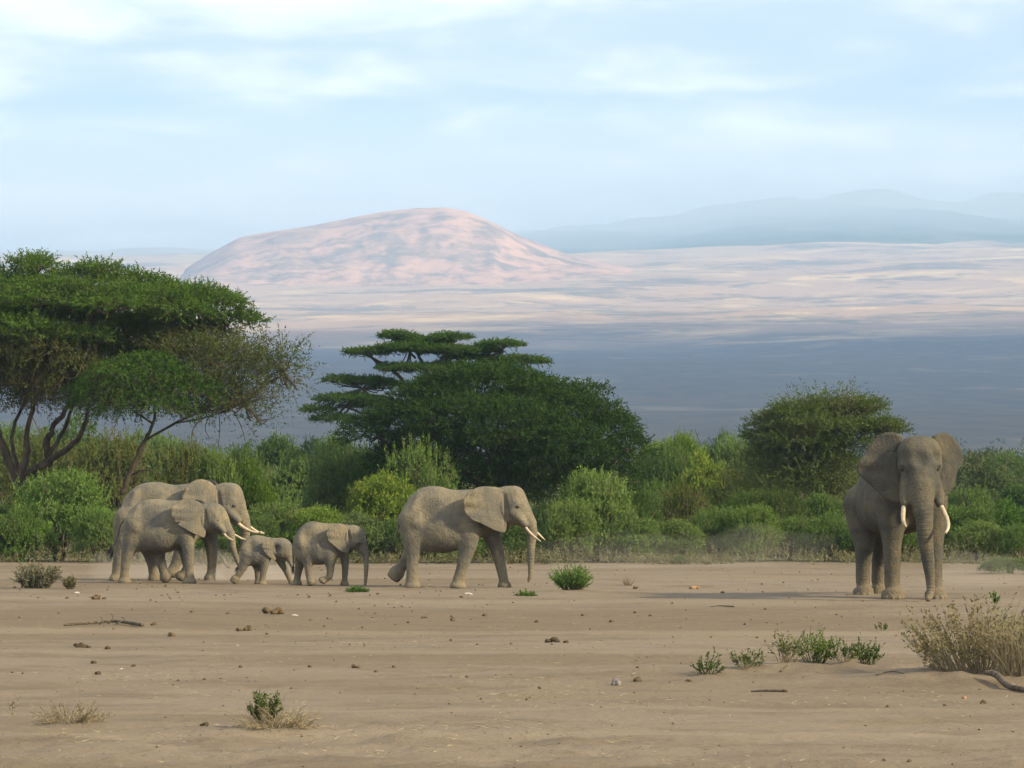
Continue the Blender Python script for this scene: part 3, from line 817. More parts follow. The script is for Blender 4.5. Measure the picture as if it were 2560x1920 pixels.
BUSHES = [
    # back rows first
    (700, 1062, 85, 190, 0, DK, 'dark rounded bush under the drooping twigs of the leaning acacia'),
    (770, 1095, 70, 160, 4, MD, 'hazy green bush between the leaning acacia and the dark thicket tree'),
    (640, 1125, 80, 175, 3, GY, 'grey-green bush behind the larger of the paired elephants'),
    (850, 1100, 95, 150, 1, MD, 'tall grey-green bush below the low tiers of the umbrella acacia'),
    (590, 1122, 80, 132, 1, GR, 'upright green bush above the head of the hindmost elephant'),
    (470, 1105, 85, 128, 5, BR, 'brown twiggy bush below the drooping crown of the leaning acacia'),
    (290, 1088, 110, 140, 5, BR, 'dry brown brush between the trunks of the two side acacias'),
    (90, 1090, 130, 150, 5, BR, 'dull brown brush behind the big forked trunk'),
    (400, 1042, 120, 200, 3, MD, 'distant green bush seen under the leaning acacia'),
    (180, 1035, 140, 210, 4, MD, 'distant green bush seen through the forked limbs of the big acacia'),
    (20, 1035, 110, 220, 0, MD, 'distant green bush at the picture edge behind the big acacia'),
    (1640, 1058, 70, 175, 3, YG, 'yellow-green flat-topped bush next to the slope of the dark thicket tree'),
    (1710, 1052, 65, 165, 0, (1.15, 1.2, .6), 'bright rounded bush second from the dark thicket tree'),
    (1800, 1078, 80, 200, 4, MD, 'hazy bush in the gap before the small olive acacia'),
    (1850, 1095, 70, 185, 2, GR, 'green bush touching the side of the small olive acacia'),
    (1660, 1120, 85, 150, 1, GR, 'green bush below the yellow-green flat-topped one'),
    (1760, 1125, 90, 145, 4, YG, 'yellow-green bush in the middle of the thicket before the olive acacia'),
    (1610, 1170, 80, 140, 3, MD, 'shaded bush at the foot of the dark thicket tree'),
    (1850, 1170, 90, 138, 5, BR, 'brown twiggy bush beside the trunk of the olive acacia'),
    (2440, 1098, 70, 260, 3, BR, 'far brownish flat bush behind the ear of the standing bull'),
    (2520, 1110, 90, 230, 0, MD, 'far hazy bush at the picture edge beyond the standing bull'),
    (2470, 1140, 70, 190, 4, (.7, .72, .68), 'round grey-green bush just behind the ear of the standing bull'),
    (2545, 1195, 60, 165, 0, DK, 'small dark round bush near the edge behind the standing bull'),
    (2420, 1190, 75, 150, 3, GR, 'green bush level with the eye of the standing bull'),
    # middle
    (610, 1145, 70, 124, 4, (1.1, 1.25, .6), 'bright round-headed bush right above the tusked face of the hindmost elephant'),
    (540, 1135, 70, 121, 1, GR, 'feathery green bush above the back of the hindmost elephant'),
    (860, 1140, 105, 128, 2, GY, 'dull green bush above the pair of calves'),
    (930, 1120, 110, 127, 1, MD, 'shaded green bush topping the thicket behind the calves'),
    (1050, 1105, 95, 121, 5, (.85, .95, .7), 'wiry dark bush with bare twigs above the rump of the single elephant'),
    (960, 1158, 120, 117, 0, YG, 'glowing yellow-green bush just behind the rump of the single walking elephant'),
    (1080, 1165, 80, 119, 4, GR, 'green bush above the back of the single walking elephant'),
    (1590, 1225, 75, 126, 2, MD, 'shaded low bush behind the pointed pale one'),
    (1700, 1215, 90, 128, 5, BR, 'dry brownish bush in the second row near the pointed pale one'),
    (1950, 1222, 80, 123, 5, (.62, .62, .48), 'dull twiggy bush hiding the trunk of the small olive acacia'),
    (2050, 1215, 90, 126, 0, (.70, .78, .60), 'dark green bush between the olive acacia and the standing bull'),
    (1870, 1228, 75, 124, 2, (.72, .80, .60), 'shaded green bush under the near side of the olive acacia'),
    # front row
    (-20, 1235, 90, 115, 3, GR, 'green bush cut by the picture edge under the big acacia'),
    (150, 1183, 150, 113.5, 1, (1.05, 1.2, .85), 'large light green bush with feathery top below the forked trunk'),
    (40, 1265, 100, 111, 4, (.9, 1.05, .7), 'green bush filling the lower corner below the big acacia'),
    (250, 1270, 75, 110.5, 2, (.95, 1.1, .8), 'green bush at the tail of the paired elephants'),
    (330, 1300, 90, 112, 0, MD, 'low bush hidden behind the legs of the paired elephants'),
    (470, 1290, 110, 112, 3, GR, 'low bush behind the bellies of the paired elephants'),
    (690, 1225, 95, 113.5, 3, LT, 'pale green bush right behind the tusk tips of the hindmost elephant'),
    (800, 1248, 100, 112, 0, (1.25, 1.3, .7), 'light yellow-green bush behind the backs of the two calves'),
    (900, 1275, 90, 110, 4, GY, 'grey-green bush between the larger calf and the single elephant'),
    (640, 1290, 70, 110.5, 2, MD, 'small bush behind the smallest calf'),
    (1010, 1300, 80, 110, 2, MD, 'bush seen between tail and hind leg of the single elephant'),
    (1150, 1310, 100, 110, 3, GR, 'bush seen under the belly of the single elephant'),
    (1290, 1290, 80, 110, 0, MD, 'bush seen behind the trunk of the single elephant'),
    (1370, 1255, 70, 114, 5, MD, 'thin dull bush ahead of the forehead of the single elephant'),
    (1490, 1182, 110, 112.5, 1, (1.15, 1.2, .95), 'pointed pale green bush ahead of the single walking elephant'),
    (1420, 1250, 80, 110.5, 2, (1.1, 1.15, .9), 'pale green bush nearest the tusks of the single walking elephant'),
    (1580, 1275, 85, 111, 4, (1.1, 1.15, .95), 'soft pale bush adjoining the pointed one'),
    (1690, 1285, 80, 112, 0, LT, 'low light bush third along from the single elephant'),
    (1790, 1270, 85, 114, 2, GR, 'green bush with raised tip in the row before the olive acacia'),
    (1880, 1265, 80, 113, 1, (1.1, 1.15, .8), 'brighter green bush in the row below the olive acacia trunk'),
    (1975, 1270, 85, 114.5, 3, GR, 'wide low bush below the dry side of the olive acacia'),
    (2070, 1275, 80, 113, 4, GR, 'low bush at the flank of the standing bull'),
    (2160, 1290, 80, 112, 0, MD, 'bush hidden mostly behind the hind legs of the standing bull'),
    (2260, 1290, 90, 113, 2, GR, 'bush seen between the legs of the standing bull'),
    (2400, 1235, 90, 116, 3, GR, 'green bush just beyond the outer tusk of the standing bull'),
    (2450, 1290, 80, 111, 0, LT, 'pale green bush beside the trunk side of the standing bull'),
    (2525, 1245, 85, 117, 4, (.8, 1.0, .65), 'deep green bush near the picture edge past the standing bull'),
    (2550, 1310, 70, 110, 2, GR, 'green bush at the very edge of the thicket past the standing bull'),
    (2525, 1383, 75, 94.5, 3, (1.05, 1.08, 1.0), 'hazy pale bush standing out on the bare ground at the picture edge'),
    (1700, 1386, 26, 107.5, 4, (.85, .9, .75), 'small lone bush on the far side of the bare ground'),
]
for b in BUSHES: bush(*b)

# low scrub and dry grass filling the foot of the thicket
def undergrowth():
    rng = np.random.default_rng(8)
    n = 15000
    Y = 107.0 + 75 * rng.random(n) ** 1.9
    X = (rng.random(n) * 2 - 1) * (Y * 0.19)
    edge = 107.5 + 2.2 * vnoise(X / 3.0, Y * 0 + 2, 6)
    k = Y > edge
    X, Y = X[k], Y[k]
    h = (0.24 + 0.55 * np.clip(vnoise(X / 2.2, Y / 2.2, 16) + .35, 0, 1)) * (0.5 + rng.random(len(X))) * np.clip((Y - 106.0) / 4.0, .5, 1.3)
    P = np.stack([X, Y, gz(X, Y) + h * 0.35 * rng.random(len(X))], -1)
    D = unit(np.stack([np.zeros_like(X), np.zeros_like(X), np.ones_like(X)], -1) + .45 * rng.normal(size=P.shape))
    return sprays(rng, P, D, h, 9, 0.12, 0.034, .15, .6)
M_SCRUB = leaf_material('scrub_leaf', (0.100, 0.102, 0.046), (0.160, 0.145, 0.080), (0.185, 0.155, 0.092), .3)
ug = mesh_obj('undergrowth', tri_mesh('undergrowth', undergrowth()), M_SCRUB)
tag(ug, 'low straw-green scrub and dry grass at the foot of the thicket', kind='stuff')

# bush country beyond, one mass to the eye
def far_wood():
    rng = np.random.default_rng(18)
    V = []
    for i in range(560):
        Y = 190 + 1250 * rng.random() ** 1.6
        X = (rng.random() * 2 - 1) * Y * 0.22
        r = 1.6 + 2.6 * rng.random(); h = (1.6 + 2.2 * rng.random()) * (1.25 if rng.random() < .12 else 1)
        n = int(np.clip(110 * (260 / Y), 26, 110))
        P, D = blob_points(rng, n, (X, Y, gz1(X, Y) + h * .5), r, r, h * .62, up=.3, shell=.5)
        s = np.clip(Y / 260, 1, 2.6)
        V.append(sprays(rng, P, D, np.full(n, .75), 4, 0.30 * s, 0.13 * s, .2, .8))
    return np.vstack(V)
M_FAR = leaf_material('far_bush_leaf', (0.050, 0.072, 0.026), (0.085, 0.105, 0.040), (0.095, 0.085, 0.048), .3)
fw = mesh_obj('woodland', tri_mesh('woodland', far_wood()), M_FAR)
tag(fw, 'far thorn bush country reading as one dull green mass', kind='stuff')

# ------------------------------------------------------------------ elephants
def surface_nets(D, o, h):
    s = D < 0
    nx, ny, nz = D.shape
    acc = np.zeros((nx - 1, ny - 1, nz - 1, 3), np.float32); cnt = np.zeros((nx - 1, ny - 1, nz - 1), np.float32)
    rngs = [slice(0, -1), slice(1, None)]
    for ax in range(3):
        oth = [a for a in range(3) if a != ax]
        for i in (0, 1):
            for j in (0, 1):
                sl0 = [None] * 3; sl1 = [None] * 3
                sl0[ax] = slice(0, -1); sl1[ax] = slice(1, None)
                sl0[oth[0]] = sl1[oth[0]] = rngs[i]; sl0[oth[1]] = sl1[oth[1]] = rngs[j]
                a, b = D[tuple(sl0)], D[tuple(sl1)]
                ch = (a < 0) != (b < 0)
                t = np.where(ch, a / np.where(ch, a - b, 1), 0)
                acc[..., ax] += np.where(ch, t, 0); acc[..., oth[0]] += ch * i; acc[..., oth[1]] += ch * j
                cnt += ch
    act = cnt > 0
    idx = -np.ones(act.shape, np.int64); idx[act] = np.arange(act.sum())
    ijk = np.argwhere(act)
    V = (ijk + acc[act] / cnt[act][:, None]) * h + o
    F = []
    for ax in range(3):
        b, c = (ax + 1) % 3, (ax + 2) % 3
        sa = [slice(1, -1)] * 3; sb = [slice(1, -1)] * 3
        sa[ax] = slice(0, -1); sb[ax] = slice(1, None)
        A, B = s[tuple(sa)], s[tuple(sb)]
        for flip, m in ((False, A & ~B), (True, ~A & B)):
            p = np.argwhere(m)
            if not len(p): continue
            p = p.copy(); p[:, b] += 1; p[:, c] += 1
            q = []
            for db, dc in ((-1, -1), (0, -1), (0, 0), (-1, 0)):
                r = p.copy(); r[:, b] += db; r[:, c] += dc
                q.append(idx[r[:, 0], r[:, 1], r[:, 2]])
            q = np.stack(q, 1)
            F.append(q[:, ::-1] if flip else q)
    F = np.vstack(F)
    # light smoothing
    E = np.vstack([F[:, [0, 1]], F[:, [1, 2]], F[:, [2, 3]], F[:, [3, 0]]])
    for lam in (0.5, 0.4):
        S = np.zeros_like(V); C = np.zeros(len(V))
        np.add.at(S, E[:, 0], V[E[:, 1]]); np.add.at(C, E[:, 0], 1)
        np.add.at(S, E[:, 1], V[E[:, 0]]); np.add.at(C, E[:, 1], 1)
        V = V + lam * (S / np.maximum(C, 1)[:, None] - V)
    return V, F
def smin(a, b, k):
    hh = np.clip(0.5 + 0.5 * (b - a) / k, 0, 1)
    return b * (1 - hh) + a * hh - k * hh * (1 - hh)
def chain_dist(X, Y, Z, pts, sy=1.0):
    """distance to a chain of tapered capsules; pts rows x,y,z,r. sy < 1 flattens it sideways"""
    best = None
    for a, b in zip(pts[:-1], pts[1:]):
        a = np.asarray(a, float); b = np.asarray(b, float)
        ab = (b - a)[:3] / np.array([1, sy, 1])
        px, py, pz = X - a[0], (Y - a[1]) / sy, Z - a[2]
        L = max((ab ** 2).sum(), 1e-9)
        t = np.clip((px * ab[0] + py * ab[1] + pz * ab[2]) / L, 0, 1)
        d = np.sqrt((px - t * ab[0]) ** 2 + (py - t * ab[1]) ** 2 + (pz - t * ab[2]) ** 2) - (a[3] + t * (b[3] - a[3]))
        best = d if best is None else np.minimum(best, d)
    return best
def disc_dist(X, Y, Z, a, b, r, rnd=0.03):
    """rounded flat-ended drum from a to b"""
    a = np.asarray(a, float); b = np.asarray(b, float)
    ax = b - a; L = np.linalg.norm(ax); ax = ax / L
    px, py, pz = X - a[0], Y - a[1], Z - a[2]
    t = px * ax[0] + py * ax[1] + pz * ax[2]
    rad = np.sqrt(np.maximum(px * px + py * py + pz * pz - t * t, 0))
    dx = rad - (r - rnd); dy = np.abs(t - L / 2) - (L / 2 - rnd)
    return np.minimum(np.maximum(dx, dy), 0) + np.sqrt(np.maximum(dx, 0) ** 2 + np.maximum(dy, 0) ** 2) - rnd
def torso_dist(X, Y, Z, top, bot, wid, n=2.3):
    xs_ = np.linspace(top[0][0], top[-1][0], 80)
    T = spline(np.array(top), 160); B = spline(np.array(bot), 160); W = spline(np.array(wid), 160)
    x = X[:, 0, 0]
    t = np.interp(x, T[:, 0], T[:, 1]); b = np.interp(x, B[:, 0], B[:, 1]); w = np.interp(x, W[:, 0], W[:, 1])
    hgt = np.maximum((t - b) / 2, 0.03)[:, None, None]; zc_ = ((t + b) / 2)[:, None, None]; w = np.maximum(w, 0.03)[:, None, None]
    # pear section: widest below the middle
    zz = (Z - zc_) / hgt
    ww = w * (1.0 - 0.16 * np.clip(zz + 0.25, -1, 1))
    f_ = (np.abs(Y / ww) ** n + np.abs(zz) ** n) ** (1 / n) - 1
    d = f_ * np.minimum(hgt, w)
    out = np.maximum(np.maximum(top[0][0] - X, X - top[-1][0]), 0)
    return np.where(out > 0, np.maximum(d, out), d)

def skin_material(name, grey, dust):
    N = NT(name)
    p = N.obj()
    g = N.n('ShaderNodeNewGeometry')
    big = N.noise(1.6, 4.0, 0.6, vec=p)
    med = N.noise(7.0, 4.0, 0.65, vec=p)
    up = N.n('ShaderNodeSeparateXYZ'); N.put(up.inputs[0], p)
    col = N.mix(N.ramp(big, 0.34, 0.66), grey, dust)
    col = N.mix(N.ramp(N.noise(3.0, 4.0, 0.6, vec=N.map(p, (1.3, 1.3, .6))), 0.5, 0.68, 0, 0.45), col, tuple(c * 0.72 for c in grey))
    # dried dust sticks to feet and shins
    foot = N.ramp(N.math('ADD', up.outputs['Z'], N.math('MULTIPLY', big, 0.5)), 0.35, 0.95, 0.7, 0.0)
    col = N.mix(foot, col, (0.165, 0.130, 0.084))
    vo = N.n('ShaderNodeTexVoronoi', feature='DISTANCE_TO_EDGE'); vo.inputs['Scale'].default_value = 9.0
    N.put(vo.inputs['Vector'], N.mix(0.35, p, N.noise(5.0, 3.0, 0.6, vec=p, out='Color')))
    crease = N.ramp(vo.outputs['Distance'], 0.0, 0.10)
    at = N.n('ShaderNodeAttribute', attribute_name='ring')
    ring = N.math('SINE', N.math('MULTIPLY', at.outputs['Fac'], 78.0))
    ringm = N.math('MULTIPLY', ring, N.ramp(at.outputs['Fac'], 0.02, 0.12, 0.0, 0.35))
    fold = N.noise(4.2, 3.0, 0.6, vec=N.map(p, (2.6, 1.6, .8)), dist=1.2)
    vo2 = N.n('ShaderNodeTexVoronoi', feature='DISTANCE_TO_EDGE'); vo2.inputs['Scale'].default_value = 5.0
    N.put(vo2.inputs['Vector'], N.mix(0.5, N.map(p, (1.0, 1.0, 1.5)), N.noise(2.5, 3.0, 0.6, vec=p, out='Color')))
    deep = N.ramp(vo2.outputs['Distance'], 0.0, 0.09)
    crease = N.math('ADD', N.math('MULTIPLY', crease, 0.45), N.math('ADD', N.math('MULTIPLY', fold, 2.4), N.math('MULTIPLY', deep, 0.8)))
    h = N.math('ADD', N.math('ADD', crease, N.math('MULTIPLY', N.noise(18.0, 3.0, 0.6, vec=p), 0.12)), ringm)
    col = N.mix(N.math('MULTIPLY', N.math('SUBTRACT', 1.0, N.math('MULTIPLY', deep, N.ramp(vo.outputs['Distance'], 0.0, 0.1))), 0.14), col, tuple(c * 0.55 for c in grey))
    return N.principled(col, 0.92, N.bump(h, 0.42, 0.024), 0.12)
M_SKIN = skin_material('elephant_skin', (0.106, 0.098, 0.081), (0.180, 0.150, 0.098))
M_SKIN_BULL = skin_material('bull_skin', (0.062, 0.059, 0.050), (0.104, 0.088, 0.058))
M_IVORY = simple_material('ivory', (0.30, 0.235, 0.14), (0.42, 0.345, 0.225), 9.0, 0.45, 0.004, 0.4)
M_EYE = simple_material('eye_dark', (0.012, 0.009, 0.007), (0.03, 0.02, 0.014), 40.0, 0.25, 0.001, 0.5)
M_HAIR = simple_material('tail_hair', (0.03, 0.026, 0.022), (0.08, 0.07, 0.06), 20.0)
M_NAIL = simple_material('toenail', (0.145, 0.118, 0.084), (0.17, 0.14, 0.10), 20.0)

def ear_geom(outline, hinge, to3, thick=0.022, nb=72, nr=12, flare=0.35, curl=0.10, seed=0):
    """outline: (a,b) points in the ear's own plane; hinge: (a0,b0),(a1,b1) line where it joins the head;
    to3(a, b, out) -> point; out is how far the flap stands off the head"""
    O = spline(np.vstack([outline, outline[:1]]), nb + 1)[:-1]
    c = O.mean(0)
    h0, h1 = np.array(hinge[0], float), np.array(hinge[1], float)
    hd = h1 - h0; hl = np.linalg.norm(hd); hn = np.array([-hd[1], hd[0]]) / hl
    size = np.abs((O - h0) @ hn).max()
    V = []; n_ = 0
    for side in (1, -1):
        for i in range(nr + 1):
            t = i / nr
            for j in range(nb):
                q = c + (O[j] - c) * t
                dist = abs((q - h0) @ hn)
                s = (q - h0) @ hd / hl / hl
                r = dist / size
                out = flare * dist + curl * size * math.sin(r * 2.6) * 0.5 + 0.022 * size * math.sin(s * 19 + seed + r * 3) * r * r * 1.2 + 0.03 * size * math.sin(s * 7 + 1.3 * seed) * r
                th = thick * (1.15 - 0.75 * t * t) * side
                V.append(to3(q[0], q[1], out + th))
    F = []
    m = (nr + 1) * nb
    for sd in (0, 1):
        for i in range(nr):
            for j in range(nb):
                k = (j + 1) % nb
                f4 = (sd * m + i * nb + j, sd * m + i * nb + k, sd * m + (i + 1) * nb + k, sd * m + (i + 1) * nb + j)
                F.append(f4 if sd == 0 else f4[::-1])
    for j in range(nb):
        k = (j + 1) % nb
        F.append((nr * nb + j, nr * nb + k, m + nr * nb + k, m + nr * nb + j))
    return np.array(V), np.array(F)

def build_elephant(label, loc, yaw, prims, ears, tusks, eyes, tail, h, trunk, mat, carve=(), tuft_len=0.22, group=None, ears_extra=(), nails=(), tint=(1, 1, 1)):
    """prims: list of (distance function, blend)"""
    root = empty('elephant', loc, yaw)
    tag(root, label, 'elephant', group)
    allp = []
    for k_, bb in [(p[0], p[2]) for p in prims]: allp.append(bb)
    lo = np.min([b[0] for b in allp], 0) - 3 * h; hi = np.max([b[1] for b in allp], 0) + 3 * h
    n = np.ceil((hi - lo) / h).astype(int) + 1
    X, Y, Z = np.meshgrid(*[lo[i] + h * np.arange(n[i]) for i in range(3)], indexing='ij')
    X, Y, Z = [a.astype(np.float32) for a in (X, Y, Z)]
    D = None
    for fn, k, bb in prims:
        d = fn(X, Y, Z)
        D = d if D is None else smin(D, d, k)
    for fn, k in carve:
        D = -smin(-D, fn(X, Y, Z), k)
    D = np.maximum(D, -(Z - 0.0))
    V, F = surface_nets(D.astype(np.float32), lo, h)
    ring = np.zeros(len(V))
    T = spline(np.array(trunk), 60)
    sacc = np.concatenate([[0], np.cumsum(np.linalg.norm(np.diff(T[:, :3], axis=0), axis=1))])
    dd = np.linalg.norm(V[:, None, :] - T[None, :, :3], axis=2) - T[None, :, 3]
    j = dd.argmin(1); near = dd.min(1) < 0.05
    ring[near] = sacc[j[near]]
    Vs, Fs, off = [V], [F], len(V)
    rings = [ring]
    for (EV, EF) in ears:
        Vs.append(EV); Fs.append(EF + off); off += len(EV); rings.append(np.zeros(len(EV)))
    S = spline(np.array(tail), 20)
    TV, TF = tube_arrays(S[:, :3], S[:, 3], 8)
    TF = np.array([f_ for f_ in TF if f_[0] != f_[3]])
    Vs.append(TV); Fs.append(TF + off); off += len(TV); rings.append(np.zeros(len(TV)))
    me = poly_mesh('body', np.vstack(Vs), np.vstack(Fs))
    at = me.attributes.new('ring', 'FLOAT', 'POINT')
    at.data.foreach_set('value', np.concatenate(rings).astype(np.float32))
    body = mesh_obj('body', me, mat, root)
    body.color = (*tint, 1)
    for tk in tusks:
        Tt = Tubes(); S2 = spline(np.array(tk), 14); Tt.add(S2[:, :3], S2[:, 3], 10)
        mesh_obj('tusk', Tt.mesh('tusk'), M_IVORY, root)
    for (x, y, z, r) in eyes:
        bm = bmesh.new()
        bmesh.ops.create_uvsphere(bm, u_segments=14, v_segments=9, radius=r)
        bmesh.ops.scale(bm, vec=(1.25, 0.8, 0.8), verts=bm.verts)
        e = bpy.data.meshes.new('eye'); bm.to_mesh(e); bm.free()
        e.polygons.foreach_set('use_smooth', np.ones(len(e.polygons), bool))
        mesh_obj('eye', e, M_EYE, root).location = (x, y, z)
    for (x, y, z, r, ang) in nails:
        bm = bmesh.new()
        bmesh.ops.create_uvsphere(bm, u_segments=10, v_segments=6, radius=r)
        bmesh.ops.scale(bm, vec=(0.35, 0.85, 1.0), verts=bm.verts)
        e = bpy.data.meshes.new('toenail'); bm.to_mesh(e); bm.free()
        e.polygons.foreach_set('use_smooth', np.ones(len(e.polygons), bool))
        o = mesh_obj('toenail', e, M_NAIL, root); o.location = (x, y, z); o.rotation_euler = (0, 0, ang)
    # hair at the end of the tail
    rng = np.random.default_rng(len(V))
    e = S[-1, :3]; d = unit(S[-1:, :3] - S[-3:-2, :3])
    m = 60
    Pp = np.repeat(e[None], m, 0) + 0.012 * rng.normal(size=(m, 3)) - d * tuft_len * .3 * rng.random((m, 1))
    Dd = unit(np.repeat(d, m, 0) + 0.22 * rng.normal(size=(m, 3)))
    t_ = mesh_obj('tail_tuft', tri_mesh('tail_tuft', twigs(rng, Pp, Dd, tuft_len * (.6 + .7 * rng.random(m)), 0.016, 0.1)), M_HAIR, root)
    t_['kind'] = 'stuff'
    return root

def bbox_of(pts, pad=0.0):
    P_ = np.array(pts, float)
    r = P_[:, 3:4]
    return (P_[:, :3] - r).min(0) - pad, (P_[:, :3] + r).max(0) + pad
def chain_prim(pts, k, sy=1.0):
    return (lambda X, Y, Z, p=pts, s=sy: chain_dist(X, Y, Z, p, s), k, bbox_of(pts))
def disc_prim(a, b, r, k, rnd=0.03):
    lo = np.minimum(a, b) - r; hi = np.maximum(a, b) + r
    return (lambda X, Y, Z: disc_dist(X, Y, Z, a, b, r, rnd), k, (lo, hi))
def torso_prim(top, bot, wid, k, n=2.3):
    T = np.array(top); B = np.array(bot); W = np.array(wid)
    lo = np.array([T[:, 0].min(), -W[:, 1].max() * 1.1, B[:, 1].min()]); hi = np.array([T[:, 0].max(), W[:, 1].max() * 1.1, T[:, 1].max()])
    return (lambda X, Y, Z: torso_dist(X, Y, Z, top, bot, wid, n), k, (lo, hi))
def ball(x, y, z, r): return lambda X, Y, Z: np.sqrt((X - x) ** 2 + (Y - y) ** 2 + (Z - z) ** 2) - r

class Side:
    """marks of a walking elephant seen from its side, read off an enlarged crop of the photograph"""
    def __init__(self, ox, oy, sc, ground, feet_v, cx0):
        self.Y = depth_of(feet_v)
        self.S = sc * FPX / self.Y
        self.ground, self.cx0 = ground, cx0
        w = pt(cx0 / sc + ox, feet_v, self.Y)
        self.loc = Vector((w.x, self.Y, gz1(w.x, self.Y) - 0.025))
    def x(self, cx): return (cx - self.cx0) / self.S
    def z(self, cy): return (self.ground - cy) / self.S
    def m(self, p): return p / self.S
    def chain(self, y, *pts):
        out = []
        for i, q in enumerate(pts):
            yy = q[3] if len(q) > 3 else y
            out.append((self.x(q[0]), yy, self.z(q[1]), self.m(q[2])))
        return out
    def prof(self, *pts): return [(self.x(a), self.z(b)) for a, b in pts]

def walking_elephant(f, label, yaw, top, bot, wid, legs, head, trunk, jaw, ear, hinge, tusks, eye, tail, hh, headw=0.95, voxel=0.026, mat=None, tint=(1, 1, 1), flare=.58, group='family of elephants walking in file', far_ear=True, feet=()):
    """legs: list of (y, chain, foot) ; wid in metres; head list of crop circles (x, y, r, sideways, blend)"""
    m = f.m
    prims = [torso_prim(f.prof(*top), f.prof(*bot), [(f.x(a), b) for a, b in wid], 0.05)]
    for (y, pts, sy) in legs:
        prims.append(chain_prim(f.chain(y, *pts), 0.075 * hh, sy))
    xw = np.array([(f.x(a), b) for a, b in wid]); x0_, x1_ = xw[0, 0], xw[-1, 0]; Lb = x1_ - x0_
    tp = np.array(f.prof(*top))
    for s_ in (-1, 1):
        xa, xb = x0_ + .155 * Lb, x0_ + .185 * Lb
        za = np.interp(xa, tp[:, 0], tp[:, 1])
        wa = np.interp(xa, xw[:, 0], xw[:, 1])
        prims.append(chain_prim([(xa + .03 * hh, s_ * wa * .62, za - .075 * hh, .035 * hh), (xa + .015 * hh, s_ * wa * .90, za - .17 * hh, .042 * hh), (xb, s_ * wa * .97, za - .30 * hh, .05 * hh)], .05 * hh))
    for (y, a, b, r) in feet:
        prims.append(disc_prim(np.array([f.x(a[0]), y, f.z(a[1])]), np.array([f.x(b[0]), y, f.z(b[1])]), m(r), 0.05 * hh, 0.025 * hh))
    for (cx, cy, r, sy) in head:
        prims.append(chain_prim([(f.x(cx), 0, f.z(cy), m(r)), (f.x(cx) + 0.01, 0, f.z(cy), m(r))], 0.08 * hh, sy))
    tr = f.chain(0.0, *trunk)
    prims.append(chain_prim(tr, 0.05 * hh, 0.95))
    prims.append(chain_prim(f.chain(0.0, *jaw), 0.035 * hh, 0.75))
    ex, ez = f.x(eye[0]), f.z(eye[1])
    # width of the head at the eye
    hw_ = eye[2] * hh
    prims.append(chain_prim([(ex - .02 * hh, -hw_ + .035 * hh, ez + .03 * hh, .05 * hh), (ex - .02 * hh, hw_ - .035 * hh, ez + .03 * hh, .05 * hh)], 0.04 * hh))
    for tk in tusks[:2]:
        x0, z0 = f.x(tk[0][0]), f.z(tk[0][1])
        sgn = tk[-1]
        prims.append(chain_prim([(x0 - .10 * hh, sgn * .10 * hh, z0 + .12 * hh, .05 * hh), (x0 + .01 * hh, sgn * .105 * hh, z0 + .005 * hh, .033 * hh)], 0.03 * hh))
    carve = [(ball(ex - .10 * hh, s * (hw_ + .10 * hh), ez + .085 * hh, .095 * hh), .04 * hh) for s in (-1, 1)]
    for s_ in (-1, 1):
        xa = x0_ + .30 * Lb; wa = np.interp(xa, xw[:, 0], xw[:, 1]); za = np.interp(xa, tp[:, 0], tp[:, 1])
        carve.append((ball(xa, s_ * (wa + .135 * hh), za - .20 * hh, .155 * hh), .10 * hh))
        # shadowed gap between cheek and trunk root
        jx, jz = f.x(jaw[-1][0]), f.z(jaw[-1][1])
        carve.append((ball(jx + .012 * hh, s_ * .095 * hh, jz + .012 * hh, .030 * hh), .02 * hh))
    # fold where the ear leaves the head
    hx0, hz0 = f.x(hinge[0][0]), f.z(hinge[0][1]); hx1, hz1 = f.x(hinge[1][0]), f.z(hinge[1][1])
    for s_ in (-1, 1):
        gp = [(hx0 + .012 * hh, s_ * (headw + .012) * hh, hz0 - .02 * hh, .014 * hh), ((hx0 + hx1) / 2 + .022 * hh, s_ * (headw + .03) * hh, (hz0 + hz1) / 2, .028 * hh), (hx1 + .015 * hh, s_ * (headw + .02) * hh, hz1 + .05 * hh, .014 * hh)]
        carve.append((lambda X, Y, Z, g=gp: chain_dist(X, Y, Z, g), .015 * hh))
    tk3 = []
    for tk in tusks:
        sgn = tk[-1]; pts = tk[:-1]; n = len(pts)
        tk3.append([(f.x(a), sgn * (.105 + .035 * i / (n - 1)) * hh, f.z(b), m(r)) for i, (a, b, r) in enumerate(pts)])
    O = np.array([(f.x(a), f.z(b)) for a, b in ear])
    Hh = [(f.x(a), f.z(b)) for a, b in hinge]
    yo = headw * hh
    ears = [ear_geom(O, Hh, lambda a, b, o: (a, -(yo + o), b), thick=.014 * hh, flare=flare, seed=1)]
    if far_ear:
        ears.append(ear_geom(O, Hh, lambda a, b, o: (a, yo + o, b), thick=.014 * hh, flare=flare * 1.5, seed=4))
        ears[1] = (ears[1][0], ears[1][1][:, ::-1])
    tl = f.chain(0.0, *tail)
    return build_elephant(label, f.loc, yaw, prims, ears, tk3, [(ex, -hw_ * 1.02, ez, .021 * hh), (ex, hw_ * 1.02, ez, .021 * hh)], tl, voxel, tr, mat or M_SKIN, carve, .10 * hh, group, tint=tint)

